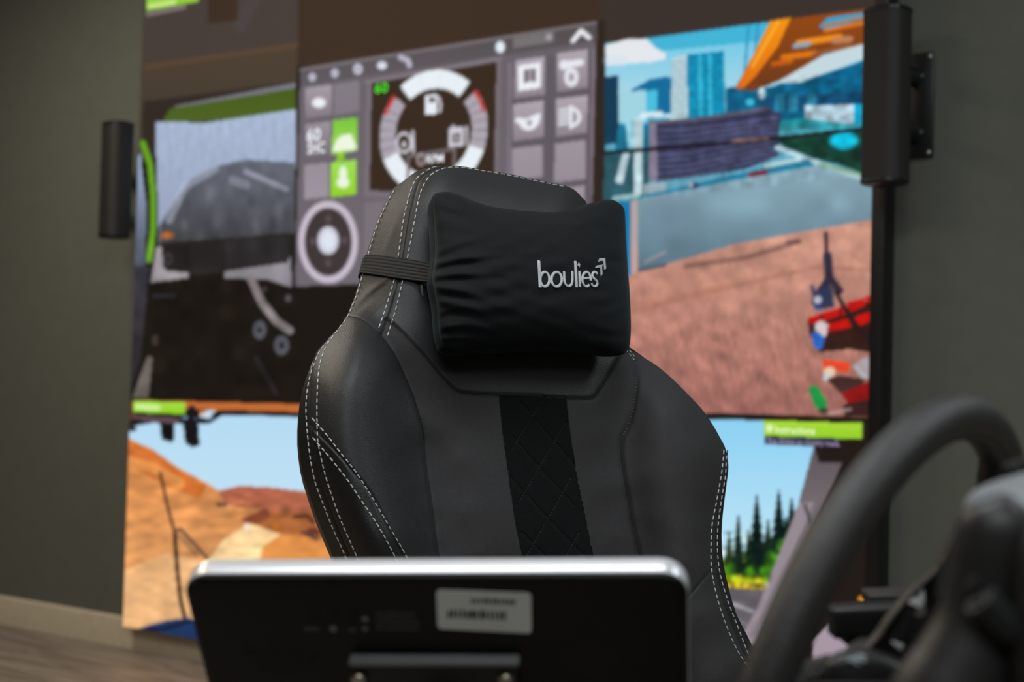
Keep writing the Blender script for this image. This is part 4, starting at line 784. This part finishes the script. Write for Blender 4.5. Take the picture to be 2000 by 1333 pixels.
# embroidery: letters drawn as raised satin-stitch strokes
M_emb = mat('silver_embroidery_thread', (.50, .52, .54), .5, bump=.6, scale=900, dist=.0008)
Z8 = lambda pts: [(1000 + x / 8.333, 480 + y / 8.333) for x, y in pts]
def el8(cx, cy, rx, ry, a0=0, a1=360, n=36): return Z8([(cx + rx * math.cos(math.radians(t)), cy + ry * math.sin(math.radians(t))) for t in np.linspace(a0, a1, n)])
def stroke(mb, pts, wpx, lift=.0006):
    S = spline(pts, max(14, int(len(pts) * 1.5))) if len(pts) > 2 else np.array([np.array(pts[0]) * (1 - t) + np.array(pts[1]) * t for t in np.linspace(0, 1, 14)])
    P = bp(S[:, 0], S[:, 1], plw(S[:, 0], S[:, 1]) + lift); mb.tube(P, wpx * 1.3 / 2 / F * 1.78, 10, (N_, .45))
letters = [[(Z8([(437, 250), (458, 682)]), 5.2), (el8(535, 549, 74, 116), 4.4)], [(el8(727, 550, 84, 116), 4.4)], [(Z8([(848, 422), (853, 560), (868, 622), (915, 664), (962, 640), (982, 585), (983, 420)]), 4.2)], [(Z8([(1031, 256), (1052, 678)]), 5)], [(Z8([(1098, 420), (1106, 675)]), 4.4)],
           [(Z8([(1150, 536), (1274, 528)]), 3.6), (el8(1213, 548, 68, 116, 372, 50), 4.2)], [(Z8([(1388, 462), (1362, 432), (1328, 436), (1306, 474), (1322, 520), (1362, 558), (1390, 598), (1378, 646), (1338, 662), (1304, 640), (1298, 606)]), 4.2)]]
def flatpoly(mb, pts, th=.0008):
    P = np.array(pts); w_ = plw(P[:, 0], P[:, 1]) + .0012; F3 = bp(P[:, 0], P[:, 1], w_); mb.prism(F3, -N_ * .0022)
mb = MB(); flatpoly(mb, Z8([(1424, 208), (1516, 203), (1533, 372), (1504, 393), (1490, 250), (1440, 248), (1408, 260)])); flatpoly(mb, Z8([(1384, 322), (1450, 314), (1478, 300), (1466, 350), (1475, 460), (1452, 500), (1436, 356), (1350, 360)]))
logo = mb.build('embroidered_mark', M_emb, PIL, label='silver double arrow mark')
for k, lt in enumerate(letters):
    mb = MB()
    for pts, wpx in lt: stroke(mb, pts, wpx)
    if k == 4: flatpoly(mb, Z8([(1090, 272), (1110, 308), (1100, 356), (1068, 316)]))
    mb.build('embroidered_letter', M_emb, PIL)

# ------------------------------------------------------------------ monitor seen from behind
uM = nrm(cd([26600, -555, -2778])); vM = cd([387, 4659, 2778]); vM = nrm(vM - uM * (uM @ vM)); nM = np.cross(uM, vM)
if nM @ cd([0, 0, 1]) > 0: nM = -nM                        # out of the back cover, towards the camera
PM = atz(352, 1124, 1.0)
def mp(px, py, off=0.0): return onplane(px, py, PM + nM * off, nM)
WM = float((mp(1345, 1128) - PM) @ uM); HM = .235
post = mp(880, 1320, 0); footM = np.array([post[0], post[1], 0]) - nM * [1, 1, 0] * .05
MON = thing('monitor', 'black monitor seen from behind, silver rim on top, in front of the chair', 'monitor', footM)
M_sil = mat('silver_rim_plastic', (.70, .71, .73), .30, metal=.35, var=.02); M_back = mat('black_monitor_back', (.0028, .003, .003), .5, bump=.15, scale=900, spec=.25)
cM = PM + uM * WM / 2 + vM * HM / 2
def mring(z, ins, r=.019): return rrect(cM - nM * z, uM, vM, WM / 2 - ins, HM / 2 - ins, max(r - ins * .6, .004), 8)
MB().loft([mring(z, i) for z, i in ((.0, .0028), (.001, .0012), (.003, .0003), (.006, 0), (.014, 0), (.018, .0012), (.0205, .004), (.0215, .008))]).build('rim', M_sil, MON, True, 1.0, label='silver rounded rim')
MB().loft([mring(z, i) for z, i in ((-.0035, .0058), (-.003, .0040), (-.0012, .0016), (.0012, .0006), (.003, .0008))]).build('back_cover', M_back, MON, True, .5)
MB().loft([mring(z, i) for z, i in ((.0216, .012), (.022, .012))]).build('screen_glass', mat('dark_glass', (.004, .004, .005), .1), MON)
def mquad(name, pts, off, mt, th=.0004, parent=None, bev=0, kind=None, label=None):
    P = [mp(x, y, off) for x, y in pts]; return MB().prism(P, -nM * th, bev).build(name, mt, parent or MON, False, kind=kind, label=label)
def rq(x0, y0, x1, y1, x2, y2, x3, y3, r=9):
    P = np.array([(x0, y0), (x1, y1), (x2, y2), (x3, y3)], float); out = []
    for i in range(4):
        p, a, b = P[i], P[i - 1], P[(i + 1) % 4]; da = (a - p) / np.linalg.norm(a - p); db = (b - p) / np.linalg.norm(b - p)
        for t in np.linspace(0, 1, 6): out.append(p + da * r * (1 - t) ** 2 + db * r * t ** 2)
    return [tuple(o) for o in out]
BO = .0037
stk = mquad('sticker', rq(852, 1153, 1037, 1160, 1038, 1238, 855, 1229), BO + .0004, mat('grey_label_paper', (.60, .66, .64), .6, var=.03), label='pale grey label sticker with dark print')
M_ink = mat('dark_ink', (.03, .028, .035), .7); mb = MB()
def glyphs(mb, x0, y0, x1, y1, h, step, off=BO + .0007, slope=.04):
    x = x0
    while x < x1 - 2:
        wd = rng.uniform(.5, .85) * step; y = y0 + (x - x0) * slope; k = rng.uniform(.75, 1)
        P = [mp(*p, off) for p in ((x, y + h * (1 - k)), (x + wd, y + h * (1 - k) + wd * slope), (x + wd, y + h + wd * slope), (x, y + h))]; mb.prism(P, -nM * .0002); x += step
glyphs(mb, 920, 1168, 1004, 1168, 10, 8); glyphs(mb, 874, 1190, 988, 1190, 17, 9)
o = mb.build('label_print', M_ink, stk, False); o['kind'] = 'stuff'
# ports, symbols, fine print
M_hole = mat('dark_hole', (.0015, .0015, .0015), .9); M_prt = mat('grey_print', (.16, .19, .19), .7)
for x_ in (613, 652, 690): mquad('port', rq(x_ - 10, 1193, x_ + 8, 1194, x_ + 10, 1215, x_ - 8, 1214, 4), BO + .0003, M_hole, .0003)
mb = MB(); glyphs(mb, 596, 1224, 626, 1226, 9, 6, BO + .0003, .01); glyphs(mb, 680, 1226, 697, 1226, 9, 8, BO + .0003, .01)
glyphs(mb, 735, 1196, 815, 1196, 5, 6, BO + .0003, .01); glyphs(mb, 735, 1206, 812, 1206, 5, 6, BO + .0003, .01); glyphs(mb, 735, 1216, 818, 1216, 5, 6, BO + .0003, .01); glyphs(mb, 735, 1226, 820, 1226, 5, 6, BO + .0003, .01)
o = mb.build('fine_print', mat('dim_print', (.06, .066, .068), .7), MON, False); o['kind'] = 'stuff'
for x_, y_, s_ in ((651, 1229, 7), (713, 1210, 6), (713, 1229, 5)): MB().lathe(mp(x_, y_, BO), nM, [(0, s_ * .00036), (.0003, s_ * .00036), (.0004, s_ * .0002)], 14).build('port_symbol', M_prt, MON)
for x_, y_, r_ in ((380, 1144, 9), (1302, 1152, 9), (488, 1274, 7), (610, 1284, 8), (1092, 1290, 8), (1224, 1278, 7)): MB().lathe(mp(x_, y_, BO - .0002), nM, [(0, r_ * .00036), (.0005, r_ * .00036), (.0006, r_ * .0003)], 14).build('screw_hole', M_hole, MON)
mb = MB()
for cx_ in (548, 1158):
    for i in range(-5, 6):
        for j in range(-3, 4):
            if (i / 5.5) ** 2 + (j / 3.5) ** 2 < 1: mb.lathe(mp(cx_ + i * 10 + j * 2, 1290 + j * 9, BO - .0002), nM, [(0, .0011), (.0005, .0011)], 8)
o = mb.build('vent_holes', mat('vent_black', (.002, .0022, .0022), .7), MON); o['kind'] = 'stuff'
# mounting bracket, bolts, arm and post
cb_ = mp(850, 1405, .012); hw = (float((mp(1012, 1290) - mp(684, 1290)) @ uM)) / 2
M_brk = mat('black_bracket_metal', (.010, .011, .0115), .42, metal=.3)
mb = MB(); mb.box(mp(848, 1291, .010), uM * hw, vM * .0026, nM * .0045, .0015); mb.build('bracket_lip', mat('bracket_edge_highlight', (.13, .14, .14), .4), MON)  # highlight along the black bracket's top edge, painted as a lighter grey
mb = MB(); mb.box(mp(848, 1291, .006) + vM * .055, uM * hw * .97, vM * .052, nM * .003, .001); brk = mb.build('bracket_plate', M_brk, MON)
M_brs = mat('brass_bolt', (.33, .31, .26), .35, metal=.9)
for x_ in (702, 988): MB().lathe(mp(x_, 1322, .008), nM, [(0, .0065), (.003, .0065), (.0055, .005), (.0065, .002)], 18).build('bolt', M_brs, MON)
for x_ in (702, 988): MB().lathe(mp(x_, 1322, .008) + vM * .075, nM, [(0, .0065), (.003, .0065), (.0055, .005), (.0065, .002)], 18).build('bolt', M_brs, MON)
bc = mp(848, 1291, .006) + vM * .055; el_ = footM + UZ * (bc[2] - .05); MB().tube([bc, bc + nM * .04, el_ * .4 + (bc + nM * .04) * .6 - UZ * .03, el_], .02, 14).build('mount_arm', M_blkm, MON)
mb = MB(); mb.box(footM + UZ * (el_[2] / 2 + .005), np.array([.025, 0, 0]), np.array([0, .025, 0]), UZ * (el_[2] / 2), .004); mb.build('stand_post', M_blkm, MON)
mb = MB(); mb.box(footM + UZ * .01, np.array([.2, 0, 0]), np.array([0, .16, 0]), UZ * .01, .004); mb.build('stand_base', M_blkm, MON)

# ------------------------------------------------------------------ steering wheel
th, ph = -2.22748121, -.24191359
nw_ = cd([math.sin(th) * math.cos(ph), math.sin(ph), -math.cos(th) * math.cos(ph)])
cwh = cw([0.26415819, 0.26130838, 1.01039574]); _a = np.array([-math.cos(th), 0, -math.sin(th)])
nc = np.array([math.sin(th) * math.cos(ph), math.sin(ph), -math.cos(th) * math.cos(ph)]); ac = np.cross(nc, [0, 1, 0]); ac /= np.linalg.norm(ac); bc2 = np.cross(nc, ac); aw, bw_ = cd(ac), cd(bc2)
RW, rW = .215, .0162
def wp(t, R=RW, h=0.0): t = math.radians(t); return cwh + R * (math.cos(t) * aw + math.sin(t) * bw_) + nw_ * h
foot = cwh - nw_ * [1, 1, 0] * .30; foot[2] = 0
SW = thing('steering_wheel', 'thick black padded steering wheel rim at the right of the monitor', 'steering wheel', cwh)
M_rim = mat('black_rim_foam', (.026, .0245, .024), .46, bump=.7, scale=650, kind='voronoi', var=.12, dist=.0006)
n1, n2 = 160, 28; V = []; Fq = []
for i in range(n1):
    t = 360 * i / n1; c = wp(t); rd = nrm(c - cwh)
    for j in range(n2):
        p_ = 2 * math.pi * j / n2; V.append(c + rW * (math.cos(p_) * rd + math.sin(p_) * nw_))
        Fq.append((i * n2 + j, ((i + 1) % n1) * n2 + j, ((i + 1) % n1) * n2 + (j + 1) % n2, i * n2 + (j + 1) % n2))
mkquads('rim', np.array(V), np.array(Fq), M_rim, SW)
ps = math.radians(-125); Pp = []
for i in range(161):
    c = wp(360 * i / 160); rd = nrm(c - cwh); Pp.append(c + (rW + .0001) * (math.cos(ps) * rd + math.sin(ps) * nw_))
MB().tube(Pp, .0006, 6).build('moulding_line', mat('rim_line', (.010, .010, .010), .7), SW)
M_spk = mat('spoke_black', (.020, .018, .016), .45, bump=.2, scale=500)
for t in (128, 308, 38 + 180):
    MB().tube([wp(t, RW - .002), wp(t - 1, RW - .03, -.002), wp(t, RW - .07, -.010), wp(t, .05, -.018), wp(t, .0, -.02)], [.017, .013, .012, .018, .022], 16, (nw_, .75)).build('spoke', M_spk, SW)
    MB().tube([wp(t - 9, RW - .004), wp(t, RW - .022, 0), wp(t + 9, RW - .004)], [.011, .013, .011], 14).build('thumb_rest', M_spk, SW)
MB().lathe(cwh, nw_, [(-.022, .03), (-.012, .042), (.015, .048), (.03, .042), (.036, .02)], 32).build('hub', M_spk, SW)

# ------------------------------------------------------------------ steering column with its shroud, stalks and controls
SCO = thing('steering_column', 'black steering column with curved shroud, stalks and ribbed roller, bottom right behind the wheel', 'steering column', foot)
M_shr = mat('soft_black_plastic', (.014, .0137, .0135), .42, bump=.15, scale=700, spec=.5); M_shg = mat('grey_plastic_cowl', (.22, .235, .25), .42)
def pz(px, py, z): return atz(px, py, z)
cen_ = lambda pts, z: [pz(x, y, z) for x, y in pts]
FWc = cd([0, 0, 1])
# big curved arm of the shroud
pts = [(1955, 965, 8), (1955, 985, 48), (1950, 1020, 74), (1946, 1070, 83), (1934, 1140, 84), (1914, 1215, 84), (1888, 1300, 104), (1850, 1400, 125), (1845, 1500, 130)]
S = spline(pts, 60); P = np.array([pz(x, y, .70) for x, y, _ in S]); MB().tube(P, S[:, 2] / F * .70, 28, (FWc, .8)).build('shroud_arm', M_shr, SCO)
pts = [(2090, 1010, 60), (2075, 1080, 85), (2065, 1180, 90), (2070, 1300, 100), (2080, 1480, 110)]
S = spline(pts, 30); P = np.array([pz(x, y, .68) for x, y, _ in S]); MB().tube(P, S[:, 2] / F * .68, 24, (FWc, .8)).build('shroud_side', M_shr, SCO)
# ribbed roller and its button
ax = nrm(pz(1972, 1232, .678) - pz(1915, 1172, .678)); c0 = pz(1944, 1203, .680); nr = 26
rings_ = []
a1_ = nrm(np.cross(ax, FWc)); b1_ = np.cross(ax, a1_); Lr = .0125
for h in np.linspace(-Lr, Lr, 9):
    rr = .0078 * (1 - .25 * (h / Lr) ** 4); rings_.append([c0 + ax * h + (rr) * (math.cos(2 * math.pi * j / nr) * a1_ + math.sin(2 * math.pi * j / nr) * b1_) for j in range(nr)])
mb = MB(); mb.loft(rings_); rol = mb.build('roller', M_blk, SCO)
mb = MB()
for k in range(-4, 5): mb.lathe(c0 + ax * (k * .0026 - .0006), ax, [(0, .0079), (.0002, .0088), (.0010, .0088), (.0012, .0079)], 24)
mb.build('roller_ribs', mat('ribbed_rubber', (.014, .017, .018), .5), rol)
MB().lathe(pz(1915, 1152, .684), -FWc, [(-.004, .006), (.001, .006), (.002, .004)], 16).build('recessed_button', M_hole, SCO)
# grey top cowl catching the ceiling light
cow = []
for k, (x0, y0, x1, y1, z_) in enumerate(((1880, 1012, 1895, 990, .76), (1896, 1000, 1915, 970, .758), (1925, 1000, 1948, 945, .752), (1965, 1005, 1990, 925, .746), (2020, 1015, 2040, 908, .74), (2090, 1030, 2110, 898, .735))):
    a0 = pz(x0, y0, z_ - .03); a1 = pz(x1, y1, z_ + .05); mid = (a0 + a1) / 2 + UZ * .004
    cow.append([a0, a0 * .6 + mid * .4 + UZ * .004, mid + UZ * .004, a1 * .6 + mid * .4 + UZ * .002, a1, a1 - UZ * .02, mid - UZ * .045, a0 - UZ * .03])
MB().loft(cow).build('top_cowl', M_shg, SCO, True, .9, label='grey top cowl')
MB().prism([pz(1966, 911, .78), pz(1984, 918, .78), pz(2000, 928, .78), pz(2060, 915, .78), pz(2060, 890, .78), pz(2005, 898, .78)], FWc * .01, .0006).build('cowl_edge', M_shr, SCO, True, .5)
# flange: thin curved edge strip and the dark plate behind it, holding a metal catch
arc = [(1890, 985), (1877, 1010), (1855, 1055), (1835, 1095), (1812, 1120), (1782, 1147), (1757, 1175), (1732, 1207), (1712, 1237), (1690, 1260), (1662, 1277), (1640, 1284)]
S = spline(arc, 70); P = np.array([pz(x + 3, y + 3, .93) for x, y in S]); MB().tube(P, .0022, 12, (FWc, 3.0)).build('flange_edge', mat('flange_brown_black', (.016, .014, .013), .5), SCO)
pl = [tuple(p) for p in spline(arc, 30)[1:]]; poly = pl + [(1650, 1340), (1790, 1400), (1900, 1300), (1930, 1100), (1925, 1000)]
V2 = [pz(x + 5, y + 4, .945) for x, y in poly]; k = len(V2); mk('flange_plate', V2 + [v + FWc * .004 for v in V2], [list(range(k)), list(range(k, 2 * k))[::-1]] + [(i, (i + 1) % k, k + (i + 1) % k, k + i) for i in range(k)], mat('flange_black', (.006, .0058, .0056), .6), SCO, False)
MB().prism(cen_([(1832, 1100), (1862, 1078), (1868, 1120), (1842, 1162), (1826, 1170)], .925), FWc * .006, .001).build('inner_web', mat('web_dark', (.024, .023, .024), .5), SCO, False)
M_nic = mat('nickel_metal', (.62, .64, .63), .35, metal=.2)
mb = MB(); X1 = cd([1, .0, 0]); Y1 = cd([.35, 1, 0]); Y1 = nrm(Y1); X1 = nrm(np.cross(Y1, FWc)); X1 = X1 if X1 @ cd([1, 0, 0]) > 0 else -X1
def catch(name, pts, z, mt, dp): return MB().prism(cen_(pts, z), FWc * dp, .0004).build(name, mt, SCO, False)
catch('metal_catch', [(1776, 1179), (1787, 1169), (1805, 1175), (1796, 1189)], 0.922, M_nic, .010)
catch('catch_plate', [(1795, 1190), (1806, 1176), (1808, 1200), (1800, 1206), (1787, 1205)], 0.921, mat('dull_metal', (.30, .28, .26), .4, metal=.8), .006)
catch('metal_catch', [(1804, 1152), (1806, 1174), (1792, 1170)], 0.924, M_nic, .004)
catch('catch_arm', [(1770, 1188), (1786, 1196), (1780, 1212), (1768, 1240), (1752, 1260), (1747, 1252), (1760, 1220)], 0.923, M_blk, .008)
catch('metal_catch', [(1744, 1258), (1748, 1254), (1765, 1262), (1760, 1271)], 0.921, M_nic, .006)
# flat switch box behind the flange
def pbox(name, x0, y0, x1, y1, z, dp, mt, bev=.002, sl=0.0):
    c = (pz(x0, y0, z) + pz(x1, y1, z)) / 2 + FWc * dp / 2; hx = (x1 - x0) / 2 / F * z; hy = (y1 - y0) / 2 / F * z
    mb = MB(); Xv = nrm(cd([1, sl, 0])); Yv = nrm(np.cross(Xv, FWc)); mb.box(c, Xv * hx, Yv * hy, FWc * dp / 2, bev); return mb.build(name, mt, SCO, True, .8)
pbox('switch_box', 1626, 1184, 1840, 1246, 1.03, .022, M_blk, .0035, -.055); pbox('switch_box_base', 1650, 1228, 1790, 1262, 1.035, .05, M_blk, .003, -.02); pbox('switch_box_cap', 1700, 1161, 1800, 1182, 1.06, .03, mat('cap_brown_black', (.03, .026, .023), .5), .002, -.03)
# stalk with a white pictogram and a knurled grip
def slabz(name, outline, z, dp, mt, tilt, bev=.003):
    c = np.array([pz(x, y, z) for x, y in outline]); return MB().prism(list(c), tilt * dp, bev).build(name, mt, SCO, True, .9)
tl = nrm(cd([0.05, .35, 1]))
st = spline([(1612, 1296), (1622, 1281), (1648, 1270), (1690, 1267), (1722, 1274), (1760, 1290), (1800, 1306), (1800, 1345), (1770, 1375), (1640, 1375), (1610, 1345)], 44, True)[:-1]
lev = []
z_ = .90
for dz, sc2, dy in ((.030, .86, -2), (.024, .96, -1), (.016, 1.0, 0), (.004, 1.0, 7), (.0, .97, 12), (-.002, .88, 20)):
    c = st.mean(0); lev.append([pz(c[0] + (x - c[0]) * sc2, c[1] + (y - c[1]) * sc2 + dy, z_ + dz) for x, y in st])
mbs = MB().loft(lev); mbs.build('stalk', M_shr, SCO, True, .9)
from mathutils.bvhtree import BVHTree
bvh = BVHTree.FromPolygons([Vector(v) for v in mbs.V], mbs.F)
def hit(x, y):
    d = Vector(ray(x, y)).normalized(); h = bvh.ray_cast(Vector(C0), d); return np.array(h[0] - d * .0004) if h[0] is not None else pz(x, y, z_)
ic = MB()
for a, b in (((1660, 1290), (1672, 1285)), ((1665, 1295), (1678, 1288)), ((1672, 1283), (1687, 1290)), ((1677, 1279), (1692, 1285)), ((1654, 1289), (1660, 1292)), ((1671, 1297), (1678, 1299)), ((1682, 1291), (1690, 1294))): ic.tube([hit(*a), hit((a[0] + b[0]) / 2, (a[1] + b[1]) / 2), hit(*b)], .0008, 6)
ic.build('pictogram', mat('white_print', (.42, .50, .52), .6), SCO)
P = [pz(1628, 1310, .92), pz(1590, 1322, .92), pz(1545, 1345, .92), pz(1500, 1375, .92)]; MB().tube(spline(P, 20), [.011] * 20, 20).build('knurled_grip', mat('knurled_rubber', (.018, .017, .016), .55, bump=1.0, scale=420, kind='voronoi', dist=.002), SCO)
# the column itself, its post and foot below the picture
MB().tube([cwh - nw_ * .025, cwh - nw_ * .12, cwh - nw_ * .30], [.035, .05, .055], 24).build('column_tube', M_shr, SCO)
pbox('link_block', 1600, 1375, 2120, 1560, .80, .06, M_blk, .01)
mb = MB(); hz = (cwh - nw_ * .30)[2]; mb.box(foot + UZ * (hz / 2 + .005), np.array([.03, 0, 0]), np.array([0, .03, 0]), UZ * (hz / 2 - .005), .004); mb.build('stand_post', M_blkm, SCO)
mb = MB(); mb.box(foot + UZ * .01, np.array([.2, 0, 0]), np.array([0, .15, 0]), UZ * .01, .004); mb.build('stand_base', M_blkm, SCO)
